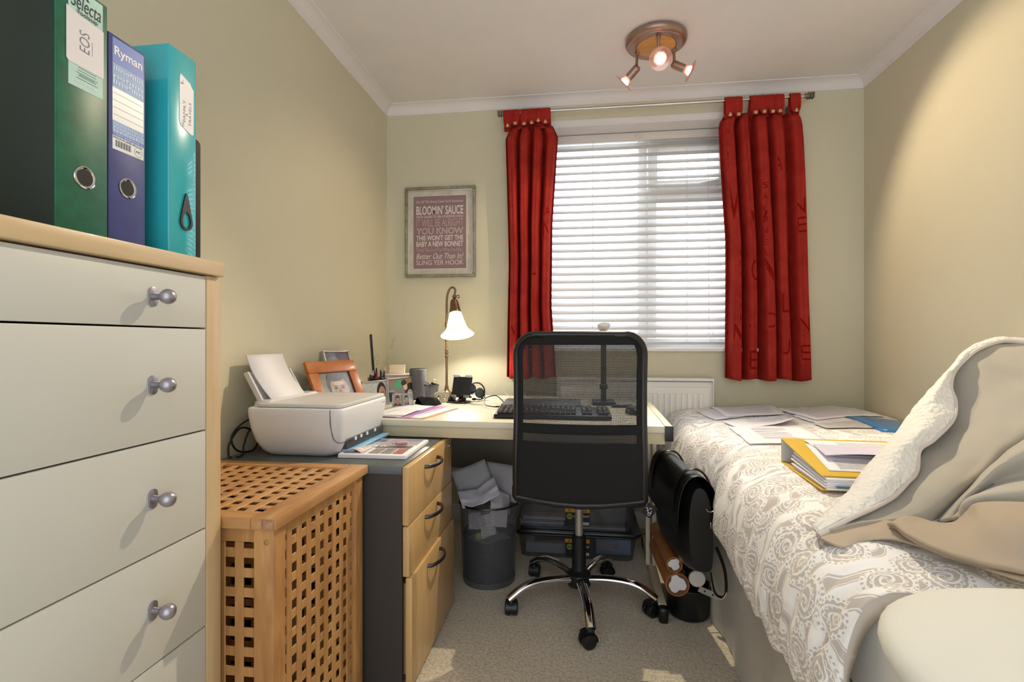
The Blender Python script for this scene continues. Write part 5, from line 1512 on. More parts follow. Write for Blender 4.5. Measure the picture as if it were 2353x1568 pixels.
# ================================================================== WASTE BASKET with torn papers
bc = (-.395, 2.235, 0)
wb = thing('waste_basket', 'round grey wire mesh waste basket full of paper under the desk', 'waste basket', bc)
NETG = mesh_mat('basket_net', '#606166', .0040, .39)
m = MB(); n_ = 64; P, UV = [], []
for k in range(13):
    f = k / 12; r_ = lerp(.114, .129, f); P.append([(bc[0] + r_ * math.cos(2 * PI * i / n_), bc[1] + r_ * math.sin(2 * PI * i / n_), .02 + .322 * f) for i in range(n_ + 1)]); UV.append([(2 * PI * .125 * i / n_, .322 * f) for i in range(n_ + 1)])
m.grid(P, UV); m.build('net_wall', NETG, wb)
m = MB(); m.tube([(bc[0] + .1295 * math.cos(a), bc[1] + .1295 * math.sin(a), .343) for a in [2 * PI * i / 64 for i in range(64)]], .0045, 8, closed=True); m.build('rim', GUNMETAL, wb)
m = MB(); m.lathe([(0, .003), (.110, .003), (.1145, 0), (.1155, .022), (.113, .024), (.112, .006), (0, .006)], bc, seg=64); m.build('base', mat('grey_steel', '#6E7072', .4, .6), wb)
m = MB(); rows = []
for k, (z, r_) in enumerate(((.01, .100), (.06, .108), (.12, .110), (.18, .112), (.215, .114), (.222, .113))):
    rows.append([(bc[0] + r_ * math.cos(a), bc[1] + r_ * math.sin(a), z - (.022 * (math.cos(a + PI / 2) + 1) * .5 if k > 3 else 0) + (.004 * math.sin(5 * a) if k > 3 else 0)) for a in [2 * PI * i / 40 for i in range(40)]])
m.grid(rows, closed_u=True)
lw = thing('bin_liner', 'black plastic liner inside the lower half of the waste basket', 'liner', (bc[0], bc[1], .008)); m.build('film', mat('black_bin_film', '#0E0E10', .25, bump=(30, .4, .006)), lw)
m = MB(); m.lathe([(0, .16), (.06, .17), (.106, .165), (.106, .155), (0, .15)], bc, seg=32); m.build('fill', mat('crumpled_grey_paper', '#B9B6B4', .8, bump=(40, .6, .01)), lw)
rb = random.Random(11)


def scrap(name, label, c, w, h, rot, fold, mt, cat='paper'):
    m = MB(); P = []; n = 10
    for i in range(n + 1):
        row = []
        for j in range(n + 1):
            u, v = (j / n - .5) * w, (i / n - .5) * h
            z = fold * abs(u) * (1 if (i > 3) else .6) + .010 * noise.noise((u * 22 + c[0] * 50, v * 22, c[2] * 40))
            row.append(Euler(rot).to_matrix() @ Vector((u, v, z)) + Vector(c))
        P.append(row)
    m.grid(P)
    return tag(m.build(name, mt, angle=30, mods=[('SOLIDIFY', dict(thickness=.0005))]), label, cat, None)


PAPL = mat('lilac_white_paper', '#D8D3DC', .7); PAPG = mat('grey_white_paper', '#B4B2B6', .75)
scrap('paper_sheet', 'curled lilac white paper lying across the rim of the waste basket', (-.43, 2.20, .372), .17, .10, (.5, -.32, .3), .35, PAPL)
scrap('torn_paper', 'folded white paper corner poking up at the right of the waste basket', (-.335, 2.22, .350), .10, .10, (.8, .4, .5), -.3, PAPL)
scrap('paper_sheet', 'large grey sheet leaning out of the left back of the waste basket', (-.470, 2.27, .410), .16, .16, (1.2, -.35, .25), .15, PAPG)
scrap('paper_sheet', 'large grey sheet standing at the right back of the waste basket', (-.350, 2.315, .405), .19, .16, (1.3, .1, -.1), .08, PAPG)
scrap('torn_paper', 'torn white scrap behind the mesh at the left of the waste basket', (-.450, 2.180, .268), .055, .07, (1.0, .1, .4), .3, PAPL)
scrap('torn_paper', 'torn white triangle behind the mesh at the middle of the waste basket', (-.395, 2.168, .255), .075, .09, (1.25, -.1, .75), .25, PAPER)
scrap('torn_paper', 'white paper behind the mesh under the right rim of the waste basket', (-.345, 2.180, .285), .075, .07, (1.2, .1, .25), .25, PAPER)
m = MB(); m.sphere((-.425, 2.148, .215), .017, (1, .8, 1), 14); m.move(lambda p: Vector(p) + Vector((0, 0, .004 * noise.noise(Vector(p) * 60)))); tag(m.build('paper_ball', mat('lime_paper', '#B9C24A', .7)), 'crumpled yellow green paper ball inside the waste basket', 'paper')

# ================================================================== STORAGE BOXES under the desk
CLEARB = make_glass('clear_box_plastic', '#EDEFF2', .07, .12, .05, '#A0A4AA')
YEL = mat('yellow_label', '#E0AC1E', .5); BLK = mat('black_label_card', '#1A1B18', .5); LIME = mat('lime_sticker', '#86A82E', .5); REDI = mat('dark_red_ink', '#8E2A16', .5)


def storage(label, z0, z1, x0, x1, y0=2.475, y1=2.86):
    t_ = thing('storage_box', label, 'storage box', ((x0 + x1) / 2, (y0 + y1) / 2, z0)); ti = .018
    m = MB(); rows = []
    for z, i in ((z0 + .003, ti), (z0, ti + .006), (z0 + .003, ti), (z1 - .012, .004), (z1, 0)): rows.append([(x, y, z) for x, y in rrect(x0 + i, x1 - i, y0 + i * .4, y1 - i, .03, 5)])
    m.grid(rows[1:], closed_u=True); m.face(list(reversed(rows[1])))
    m.build('tub', CLEARB, t_, mods=[('SOLIDIFY', dict(thickness=.002))])
    m = MB(); m.tube([(x, y, z1 - .004) for x, y in rrect(x0 - .002, x1 + .002, y0 - .002, y1 + .002, .032, 5)], .006, 8, closed=True); m.build('rim', mat('smoke_black_plastic', '#1C1D20', .25), t_)
    lx0, lx1 = -.066, .050; lz1 = min(z1 - .02, z0 + .106); lz0 = max(z0 + .008, lz1 - .083); yf = y0 + .0035
    m = MB(); m.box(lx0, lx1, yf - .001, yf, lz0, lz1); lb = m.build('label', BLK, t_)
    m = MB(); m.box(lx0, lx1, yf - .0016, yf - .001, lz1 - .018, lz1); m.build('label_band', YEL, lb)
    m = MB(); m.cyl((lx0 + .021, yf - .0010, lz1 - .038), (lx0 + .021, yf - .0016, lz1 - .038), .014, seg=28); m.build('label_sticker', LIME, lb)
    m = MB(); m.box(lx1 - .038, lx1 - .003, yf - .0016, yf - .001, lz0 + .006, lz0 + .019); m.build('label_barcode', PAPER, lb)
    m = MB(); m.text('3: £10', (lx0 + .010, yf - .0017, lz1 - .0155), (1, 0, 0), ZU, .094, .012, .0002, 0, .02); m.build('label_lettering', REDI, lb, flat=True)
    m = MB(); m.text('underbed', (lx0 + .040, yf - .0012, lz1 - .040), (1, 0, 0), ZU, .072, .011, .0002); m.build('label_lettering', PAPER, lb, flat=True)
    m = MB()
    for k in range(12): m.box(lx1 - .036 + k * .0025, lx1 - .0352 + k * .0025, yf - .0019, yf - .0016, lz0 + .008, lz0 + .017)
    m.build('barcode_bars', INK, lb, flat=True)
    m = MB(); m.box(lx0 + .012, lx0 + .030, yf - .0019, yf - .0016, lz1 - .040, lz1 - .036); m.build('label_lettering', BLK, lb, flat=True)
    return t_


low_box = storage('clear plastic storage box on the carpet under the desk, lowest of two', .002, .118, -.30, .275)
storage('clear plastic storage box of papers stacked on the lower one under the desk', .138, .290, -.305, .272)
m = MB(); rows = [[(x, y, z) for x, y in rrect(-.31 - i, .287 + i, 2.462 - i, 2.872, .035, 5)] for z, i in ((.1185, 0), (.122, .006), (.130, .008), (.137, .004))]
m.grid(rows, closed_u=True); m.face(rows[-1]); m.face(list(reversed(rows[0]))); m.build('lid', MATS['smoke_black_plastic'], low_box, angle=50)
rs_ = random.Random(4)
cols = ('#8C868A', '#C9C5CB', '#A09A9C', '#DAD6D8', '#B58F78', '#8A8488')
for k in range(6):
    m = MB(); m.boxc((-.175 + rs_.uniform(-.008, .008), 2.665, .147 + .0115 * k), (.215, .32, .010), .001, 1, rot=Euler((0, .028 - .010 * k * (k > 2), rs_.uniform(-.02, .02)))) if False else m.boxc((-.175 + rs_.uniform(-.008, .008), 2.665, .148 + .0115 * k), (.215, .32, .0105), .001, 1, rot=Euler((0, 0, rs_.uniform(-.02, .02))))
    tag(m.build('paper_pile', mat('stored_paper_%d' % k, cols[k], .7)), ('brown bundle', 'cream bundle', 'grey bundle', 'white bundle', 'tan bundle', 'pale bundle')[k] + ' of papers, %s from bottom at left in the upper box' % ('first', 'second', 'third', 'fourth', 'fifth', 'sixth')[k], 'papers')
m = MB(); m.boxc((.13, 2.64, .205), (.20, .28, .09), .03, 4); tag(m.build('grey_bundle', mat('grey_felt', '#8B8985', .8, bump=(30, .3, .01)), None), 'soft pale grey bundle at the right in the upper storage box', 'bundle')
m = MB(); m.boxc((.10, 2.62, .1495), (.24, .26, .012), .004, 2); tag(m.build('paper_pad', PAPG), 'white pad under the grey bundle in the upper storage box', 'paper')
m = MB(); m.boxc((.165, 2.60, .058), (.165, .16, .085), .003, 2); ib = tag(m.build('carton', mat('dusty_blue_card', '#8FAACA', .6)), 'dusty blue carton with white label in the lower storage box', 'carton')
m = MB(); m.box(.088, .195, 2.5185, 2.5197, .034, .078); lb = m.build('label', PAPG, ib)
m = MB()
for k in range(4): m.box(.15, .168, 2.5180, 2.5186, .06 + k * .004, .062 + k * .004)
m.box(.172, .19, 2.518, 2.5186, .04, .072); m.build('label_print', INKG, lb)
m = MB(); m.boxc((-.13, 2.66, .035), (.26, .30, .05), .004, 2); tag(m.build('paper_pile', PAPG), 'grey pile of papers at the left in the lower storage box', 'papers')
m = MB(); m.boxc((-.10, 2.65, .068), (.24, .28, .012), .003, 2, rot=Euler((0, -.03, 0))); tag(m.build('folder', mat('faded_pink_card', '#8C6A68', .7)), 'faded pink folder on the papers in the lower storage box', 'folder')

# ================================================================== BAG, TUBES and BIN between desk and bed
bn = thing('round_bin', 'low round black plastic bin on the carpet beside the bed', 'bin', (.418, 2.040, 0))
m = MB(); m.lathe([(0, .001), (.064, .001), (.073, .006), (.079, .02), (.081, .118), (.079, .120), (.077, .118), (.073, .02), (0, .012)], (.418, 2.040, 0), seg=48); m.build('wall', mat('soft_black_plastic', '#0D0C0D', .4), bn)
m = MB(); m.tube([(.418 + .080 * math.cos(a), 2.040 + .080 * math.sin(a), .118) for a in [2 * PI * i / 48 for i in range(48)]], .003, 8, closed=True); m.build('rim', MATS['soft_black_plastic'], bn)
KRAFT = mat('kraft_cardboard', '#A9713F', .7, var=.12, vscale=25); WPAP = mat('rolled_white_paper', '#E6E2E6', .7)


def tube_thing(label, c, r, ln, kraft, seed, yaw=-.03):
    c = Vector(c); d = Vector((yaw, 1, .0)).normalized()
    t_ = thing('cardboard_tube' if kraft else 'poster_tube', label, 'tube', tuple(c))
    m = MB(); m.lathe([(r - .003, 0), (r, 0), (r, ln), (r - .003, ln), (r - .003, 0)], c, d, 40); m.build('tube_wall', KRAFT if kraft else BLACKM, t_)
    if kraft:
        m = MB(); rr_ = random.Random(seed); pts = []
        rows = []
        for q in (.006, ln * .5):
            rows.append(q)
        prof = [(r * .72 * (1 + .16 * math.sin(3 * a + seed) + .10 * math.sin(5 * a + 2 * seed))) for a in [2 * PI * i / 28 for i in range(28)]]
        B = d.to_track_quat('Z', 'Y').to_matrix()
        R_ = [[c + B @ Vector((p * math.cos(2 * PI * i / 28), p * math.sin(2 * PI * i / 28), q)) for i, p in enumerate(prof)] for q in rows]
        m.grid(R_, closed_u=True); m.face(list(reversed(R_[0]))); m.build('rolled_paper', WPAP, t_, angle=25)
        m = MB(); m.lathe([(r - .003, .004), (r * .55, .010), (0, .012)], c, d, 32); m.build('inner_shadow_disc', mat('tube_shade_brown', '#6E4526', .8), t_)  # added disc, its darker brown paints the shade inside the tube mouth
    else:
        m = MB(); m.lathe([(0, -.004), (r - .002, -.004), (r + .0005, -.002), (r + .0008, .006), (r, .006)], c, d, 40); m.build('end_cap', mat('off_white_cap', '#D9D5D0', .5), t_)


tube_thing('thinner brown cardboard tube with rolled paper, on top of the wider one', (.345, 1.925, .2335), .0285, .36, True, 1.3)
tube_thing('wider brown cardboard tube with rolled paper resting on the black bin', (.355, 1.92, .164), .042, .36, True, 4.1)
tube_thing('black poster tube with white end cap beside the cardboard tubes', (.4245, 1.925, .188), .0285, .36, False, 0)
mb_ = thing('metal_bracket', 'flat steel strip with two screw holes in front of the black bin', 'bracket', (.468, 1.94, .132), 0, None, (R(90), R(24), R(6)))
m = MB(); N = 20; ow, oh = .039, .0105
for x0, x1 in ((-.039, -.022), (-.010, .010), (.022, .039)): m.box(x0, x1, -oh, oh, -.001, .001)
for cx in (-.016, .016):
    for y0, y1 in ((-oh, -.004), (.004, oh)): m.box(cx - .006, cx + .006, y0, y1, -.001, .001)
    P = []
    sq = [(.006 * max(-1, min(1, 1.42 * math.cos(a))), .0105 * max(-1, min(1, 1.42 * math.sin(a)))) for a in [2 * PI * i / 24 + PI / 4 for i in range(24)]]
    P = [[(cx + x, y, .0011) for x, y in sq], [(cx + .0035 * math.cos(2 * PI * i / 24 + PI / 4), .0035 * math.sin(2 * PI * i / 24 + PI / 4), .0011) for i in range(24)]]
    m.grid(P, closed_u=True)
m.build('plate', mat('galvanised_steel', '#B9B6B0', .45, .3), mb_, world=False)
m = MB()
for cx in (-.016, .016): m.cyl((cx, 0, -.0012), (cx, 0, .0005), .0034, seg=16)
m.build('screw_hole', BLACKM, mb_, world=False)

bg = thing('leather_bag', 'black leather satchel wedged between the desk leg and the bed', 'bag', (.40, 1.98, .26), 0)
m = MB(); rows = []
Y0, Y1 = 1.765, 2.215
for k in range(15):
    f = k / 14; y = lerp(Y0, Y1, f); e = 1 - (abs(2 * f - 1)) ** 6 * .35
    cx = lerp(.405, .362, f); row = []
    prof = [(-.030, .262), (-.050, .275), (-.062, .33), (-.066, .40), (-.062, .47), (-.050, .53), (-.034, .570), (-.010, .585), (.018, .575), (.038, .545), (.050, .49), (.054, .42), (.052, .34), (.044, .275), (.028, .262)]
    for dx, z in prof: row.append((cx + dx * e + .12 * (z - .42) * -.25, y, .42 + (z - .42) * (1 - (1 - e) * .35) + .004 * noise.noise((dx * 30, y * 12, z * 14))))
    rows.append(row)
m.grid(rows, closed_u=True); m.face(list(reversed(rows[0]))); m.face(rows[-1]); bmesh.ops.recalc_face_normals(m.bm, faces=m.bm.faces)
m.build('body', LEATHER, bg, angle=70, mods=[('SUBSURF', dict(levels=1, render_levels=1))])
m = MB(); rows = []
for k in range(13):
    f = k / 12; y = lerp(Y0 + .005, Y1 - .01, f); cx = lerp(.405, .362, f)
    prof = [(.060, .40), (.060, .47), (.052, .535), (.030, .585), (-.008, .602), (-.040, .585), (-.060, .545), (-.072, .48), (-.076, .40)]
    rows.append([(cx + dx + .12 * (z - .42) * -.25, y, z + .003 * math.sin(9 * y)) for dx, z in prof])
m.grid(rows); fl = m.build('flap', LEATHER, bg, angle=70, mods=[('SOLIDIFY', dict(thickness=.004)), ('SUBSURF', dict(levels=1, render_levels=1))])
for f in (.14, .80):
    y = lerp(Y0, Y1, f); cx = lerp(.405, .362, f)
    m = MB(); m.tube(spline([(cx + .064, y, .44), (cx + .055, y, .53), (cx + .028, y, .592), (cx - .010, y, .610), (cx - .048, y, .592), (cx - .068, y, .545), (cx - .078, y, .46)], 24), .0045, 8, flat=(2.6, .9)); m.build('strap', LEATHER, bg)
m = MB(); m.tube([(.430 + .012 * math.cos(a), Y0 - .004, .495 + .010 * math.sin(a)) for a in [PI + i / 16 * PI for i in range(17)]], .0018, 6); m.build('ring', CHROME, bg)
m = MB(); m.boxc((.432, Y0 - .004, .44), (.004, .003, .022), .001); m.build('zip_pull', SATIN, bg)
m = MB(); m.tube(spline([(.455, Y0 + .02, .36), (.475, Y0, .30), (.48, Y0 - .005, .23), (.470, Y0 + .01, .20), (.45, Y0 + .02, .21), (.44, Y0 + .03, .27)], 30), .004, 8, flat=(2.2, .7)); m.build('shoulder_strap', LEATHER, bg)
m = MB(); m.tube(spline([(.476, Y0 - .002, .245), (.479, Y0 - .006, .22), (.468, Y0 - .004, .20), (.455, Y0 + .004, .198)], 16), .0025, 8); m.build('strap_buckle', SATIN, bg)

# ================================================================== BED
SATINV = mat('grey_satin_valance', '#A9A59C', .38, col2='#B9B4AA', vscale=4, sheen=.2)
bed = thing('bed', 'single divan bed with grey valance along the right wall', 'bed', (1.0, 1.68, 0))
m = MB(); m.box(.525, 1.490, .46, 2.845, 0.01, .36, .01); m.build('divan_base', mat('cream_ticking', '#CFC8B8', .8), bed)
m = MB(); m.box(.515, 1.492, .46, 2.85, .36, .585, .05, 4); m.build('mattress', mat('white_fitted_sheet', '#E8E6E0', .8, bump=(6, .3, .02)), bed)
m = MB(); P = []
for i in range(121):
    y = lerp(.45, 2.85, i / 120); row = []
    for j in range(9):
        f = j / 8
        d = .010 * math.sin(y * 23 + 1.3 * math.sin(y * 5)) * (1 - f) + .006 * noise.noise((y * 9, f * 3, 1))
        row.append((.512 - d - .012 * (1 - f), y, lerp(.004, .40, f)))
    P.append(row)
m.grid(P); m.build('valance', SATINV, bed, angle=80)


def zt(y): return pl(y, [(.88, .640), (1.2, .655), (1.5, .668), (1.9, .672), (2.5, .678), (2.93, .690)])


def zhem(y): return pl(y, [(.90, .40), (1.05, .355), (1.26, .33), (1.55, .365), (1.80, .415), (2.1, .44), (2.9, .44)])


def wr(x, y, drape):
    n1 = noise.noise((x * 5.0, y * 5.0, 3.3)); n2 = noise.noise((x * 11, y * 16, 7.7)); n3 = noise.noise((x * 3 + y * 2.0, y * 26 + x * 7, 1.1))
    near = min(1, max(0, (1.55 - y) / .35))
    n4 = 1 - abs(noise.noise((x * 7 + y * 5, y * 9 - x * 6, 4.2))) * 2; n5 = 1 - abs(noise.noise((x * 4 - y * 9, y * 6 + x * 8, 9.4))) * 2
    return .005 * n1 + .003 * n2 * (.4 + drape) + drape * .014 * n3 + drape * .006 * noise.noise((x * 9, y * 60, 5)) + (near * .7 + drape * .5) * (.007 * n4 + .006 * n5)


PROF = [(1.490, -.004), (1.30, .016), (1.05, .012), (.85, .004), (.70, .000), (.60, -.006), (.52, -.022), (.468, -.062), (.438, -.14), (.432, -.22)]


def duvet_top(x, y):
    """height of the duvet's upper side at x, y"""
    px_ = [(a, b) for a, b in reversed(PROF)]
    dr_ = min(1, max(0, (.62 - x) / .12))
    return zt(y) + pl(x, px_) + wr(x, y, .12 + .88 * dr_)


m = MB(); P, UV = [], []
NYD, NXD = 230, 150
ctrl_n = None
for i in range(NYD + 1):
    y = lerp(2.850, .925, i / NYD)
    # the near hem is not straight: it runs a little further towards the pillow by the wall
    dn = .05 * math.exp(-((y - 2.0) / .22) ** 4)
    prof = [(x + (dn * min(1, max(0, (.60 - x) / .12))), zt(y) + dz) for x, dz in PROF] + [(.446 + dn, (zhem(y) + zt(y) - .22) / 2 if zhem(y) < zt(y) - .24 else zhem(y) + .01), (.462 + dn, zhem(y))]
    pr = spline([(x, 0, z) for x, z in prof], NXD)
    row, uvr = [], []; s_ = 0; prev = None
    for j, p in enumerate(pr):
        if prev is not None: s_ += (p - prev).length
        prev = p
        q = pr[min(j + 1, NXD)] - pr[max(j - 1, 0)]; nx, nz = -q.z, q.x
        l = math.hypot(nx, nz); nx, nz = -nx / l, -nz / l
        dr_ = min(1, max(0, (.62 - p.x) / .12))
        w_ = wr(p.x, y - .35 * max(0, .62 - p.z) * 0, .12 + .88 * dr_) if p.z > .52 else wr(p.x + (p.z - .5) * .8, y, 1)
        yy = y
        if i > NYD - 14:
            e = (i - NYD + 14) / 14
            w_ -= .020 * e * e
            yy = y - .02 * math.sin(p.x * 6 + 1) * e
        row.append((p.x + nx * w_, yy, p.z + nz * w_)); uvr.append((s_, y))
    P.append(row); UV.append(uvr)
m.grid(P, UV)
PLAIN = mat('plain_beige_cotton', '#CFC4B8', .8, var=.03, bump=(30, .12, .004))
dv = m.build('duvet', [DUVET, PLAIN], None, angle=80, mods=[('SOLIDIFY', dict(thickness=.034, offset=-1, material_offset=1, material_offset_rim=1))])
tag(dv, 'white and taupe damask duvet spread over the bed and hanging down its side', 'duvet')

# pillow at the near end
m = MB(); rows = []
for i in range(21):
    a = -PI / 2 + PI * i / 20; row = []
    for j in range(48):
        b = 2 * PI * j / 48
        def sp(v, p): return math.copysign(abs(v) ** p, v)
        ca = max(1e-4, math.cos(a))
        x = .42 * sp(math.cos(b), .55) * ca ** .55; y = .40 * sp(math.sin(b), .55) * ca ** .55; z = .055 * sp(math.sin(a), .8)
        z += .006 * noise.noise((x * 6, y * 6, a)) 
        row.append((.80 + x, .50 + y, .644 + z))
    rows.append(row)
m.grid(rows, closed_u=True); m.face(rows[-1]); m.face(list(reversed(rows[0])))
pw = thing('pillow', 'plump white cotton pillow at the near end of the bed', 'pillow', (.80, .50, .585)); m.build('pillow_case', mat('white_pillow_cotton', '#E6E6DF', .75, var=.02, bump=(7, .25, .02)), pw, angle=80)

# ------------------------------------------------------------------ throw pulled back over the duvet
FLEECE = [
    [(0.487,1.128,0.653),(0.561,1.153,0.683),(0.621,1.191,0.693),(0.69,1.24,0.706),(0.745,1.288,0.725),(0.791,1.329,0.744),(0.831,1.385,0.783),(0.882,1.416,0.804),(0.959,1.467,0.848),(0.998,1.517,0.889),(1.012,1.555,0.922),(1.039,1.588,0.957),(1.078,1.619,0.985),(1.148,1.663,1.023),(1.224,1.703,1.045),(1.284,1.731,1.051),(1.369,1.763,1.043),(1.451,1.784,1.034)],
    [(0.487,1.138,0.655),(0.556,1.168,0.691),(0.601,1.196,0.704),(0.642,1.222,0.717),(0.679,1.254,0.737),(0.719,1.292,0.754),(0.754,1.332,0.781),(0.804,1.371,0.803),(0.863,1.414,0.834),(0.907,1.463,0.869),(0.937,1.499,0.902),(0.982,1.54,0.937),(1.041,1.581,0.977),(1.136,1.66,1.023),(1.22,1.706,1.048),(1.281,1.734,1.055),(1.369,1.766,1.049),(1.454,1.787,1.039)],
    [(0.487,1.148,0.657),(0.56,1.203,0.694),(0.599,1.238,0.706),(0.623,1.262,0.714),(0.653,1.296,0.73),(0.689,1.331,0.747),(0.72,1.355,0.764),(0.772,1.402,0.789),(0.814,1.438,0.81),(0.865,1.485,0.841),(0.91,1.521,0.875),(0.974,1.57,0.911),(1.055,1.621,0.965),(1.135,1.672,1.022),(1.228,1.724,1.051),(1.29,1.752,1.059),(1.38,1.784,1.054),(1.47,1.806,1.045)],
    [(0.524,1.213,0.629),(0.6,1.269,0.669),(0.64,1.304,0.682),(0.665,1.328,0.69),(0.696,1.362,0.707),(0.734,1.397,0.725),(0.766,1.421,0.744),(0.819,1.469,0.77),(0.863,1.505,0.792),(0.915,1.552,0.824),(0.962,1.588,0.86),(1.027,1.637,0.898),(1.111,1.689,0.954),(1.193,1.74,1.013),(1.289,1.793,1.043),(1.353,1.821,1.051),(1.446,1.853,1.046),(1.539,1.876,1.036)],
]
FACE = [
    [(0.505,1.155,0.648),(0.609,1.209,0.673),(0.744,1.318,0.704),(0.842,1.411,0.753),(0.954,1.517,0.814),(1.043,1.609,0.906),(1.113,1.669,0.997),(1.255,1.738,1.053),(1.394,1.786,1.047),(1.483,1.808,1.035)],
    [(0.505,1.145,0.65),(0.606,1.179,0.668),(0.727,1.255,0.692),(0.826,1.328,0.735),(0.92,1.401,0.784),(1.012,1.479,0.85),(1.101,1.546,0.925),(1.197,1.589,0.97),(1.289,1.611,0.982),(1.35,1.619,0.982)],
    [(0.506,1.138,0.652),(0.616,1.165,0.667),(0.72,1.214,0.681),(0.814,1.266,0.712),(0.892,1.317,0.745),(0.969,1.367,0.793),(1.049,1.418,0.844),(1.109,1.446,0.879),(1.194,1.467,0.911),(1.238,1.473,0.916)],
    [(0.509,1.136,0.653),(0.64,1.163,0.67),(0.723,1.204,0.664),(0.8,1.244,0.682),(0.87,1.284,0.712),(0.925,1.311,0.746),(0.999,1.351,0.785),(1.06,1.379,0.817),(1.15,1.401,0.862),(1.186,1.406,0.87)],
    [(0.546,1.191,0.61),(0.683,1.219,0.627),(0.769,1.261,0.621),(0.849,1.301,0.64),(0.922,1.341,0.67),(0.978,1.369,0.706),(1.055,1.409,0.746),(1.119,1.437,0.779),(1.211,1.46,0.826),(1.249,1.465,0.834)],
]
LUMP = [
    [(0.781,1.242,0.65),(0.863,1.293,0.691),(0.942,1.334,0.74),(1.018,1.364,0.79),(1.118,1.397,0.843)],
    [(0.766,1.19,0.671),(0.823,1.202,0.733),(0.882,1.215,0.783),(0.944,1.228,0.815),(1.02,1.243,0.839)],
    [(0.772,1.175,0.678),(0.834,1.209,0.718),(0.89,1.226,0.743),(0.948,1.234,0.758),(1.02,1.243,0.768)],
    [(0.767,1.149,0.689),(0.774,1.14,0.721),(0.804,1.124,0.744),(0.862,1.121,0.756),(0.927,1.13,0.76)],
    [(0.766,1.139,0.686),(0.783,1.141,0.698),(0.837,1.158,0.705),(0.905,1.178,0.705),(0.973,1.186,0.71)],
    [(0.791,1.173,0.662),(0.809,1.175,0.67),(0.866,1.192,0.677),(0.931,1.211,0.677),(1.001,1.22,0.682)],
]
TAUPE = [
    [(0.623,1.12,0.68),(0.655,1.135,0.694),(0.68,1.133,0.693),(0.705,1.121,0.687),(0.743,1.126,0.687),(0.769,1.129,0.707),(0.771,1.11,0.727),(0.789,1.092,0.737),(0.828,1.077,0.745),(0.89,1.085,0.751)],
    [(0.618,1.115,0.682),(0.634,1.112,0.693),(0.653,1.094,0.689),(0.67,1.066,0.689),(0.692,1.049,0.691),(0.713,1.041,0.701),(0.725,1.023,0.717),(0.736,1.004,0.726),(0.759,0.987,0.727),(0.816,0.994,0.724)],
    [(0.615,1.111,0.683),(0.623,1.1,0.69),(0.623,1.06,0.689),(0.635,1.021,0.685),(0.656,0.999,0.682),(0.671,0.98,0.683),(0.688,0.967,0.683),(0.703,0.954,0.684),(0.724,0.942,0.684),(0.769,0.938,0.679)],
    [(0.612,1.109,0.684),(0.616,1.094,0.688),(0.612,1.048,0.686),(0.624,1.01,0.681),(0.642,0.982,0.678),(0.66,0.966,0.676),(0.674,0.951,0.676),(0.691,0.94,0.676),(0.714,0.929,0.675),(0.76,0.927,0.669)],
    [(0.619,1.122,0.674),(0.624,1.107,0.677),(0.619,1.061,0.676),(0.632,1.023,0.67),(0.651,0.995,0.667),(0.669,0.979,0.666),(0.684,0.964,0.666),(0.701,0.953,0.666),(0.724,0.942,0.665),(0.771,0.94,0.659)],
]
FLAT = [
    [(0.496,1.134,0.655),(0.568,1.154,0.671),(0.634,1.152,0.676),(0.655,1.104,0.68),(0.68,1.047,0.67),(0.705,0.99,0.667),(0.738,0.954,0.666),(0.769,0.938,0.668)],
    [(0.49,1.123,0.65),(0.536,1.114,0.656),(0.59,1.116,0.665),(0.632,1.091,0.672),(0.658,1.024,0.667),(0.683,0.969,0.666),(0.717,0.933,0.665),(0.76,0.927,0.662)],
    [(0.488,1.118,0.647),(0.515,1.086,0.643),(0.563,1.102,0.651),(0.607,1.088,0.662),(0.64,1.042,0.664),(0.664,0.99,0.663),(0.711,0.925,0.662),(0.756,0.921,0.658)],
]

GREYB = mat('stone_grey_plush', '#ADA79C', .85, var=.04, vscale=8, sheen=.25, bump=(25, .12, .004))
HEMM = mat('pale_piping', '#D9CFC8', .7)
TAUPE_M = mat('taupe_cotton', '#B3A390', .8, var=.04, vscale=8, bump=(25, .15, .004))


def ruffle(P, amp, f1, seed=0):
    out = []
    for i, row in enumerate(P):
        out.append([p + Vector((noise.noise(p * f1 + Vector((seed, 0, 0))), noise.noise(p * f1 + Vector((0, seed + 4, 0))), noise.noise(p * f1 + Vector((0, 0, seed + 9))))) * amp for p in row])
    return out


tw = thing('throw_blanket', 'sherpa lined stone grey throw heaped and turned back on the bed', 'blanket', (.9, 1.45, .67))
FLEECE = [[(min(p[0], 1.485), p[1], p[2]) for p in r_] for r_ in FLEECE]
FACE = [[(min(p[0], 1.48), p[1], p[2]) for p in r_] for r_ in FACE]
P = patch([[Vector(p) for p in r_] for r_ in FLEECE], 24, 110)
P = ruffle(P, .003, 30); P = ruffle(P, .0014, 90, 3)
m = MB(); m.grid(P); m.build('fleece_edge', FLEECE_M, tw, angle=80, mods=[('SOLIDIFY', dict(thickness=.008, offset=0))])
m = MB(); hem_ = patch([[Vector(p) for p in FLEECE[0]], [Vector(p) for p in FLEECE[0]]], 1, 110)[0]
m.tube([p + Vector((.001, -.004, -.002)) for p in hem_], .0055, 8); m.build('piping', HEMM, tw, angle=80)
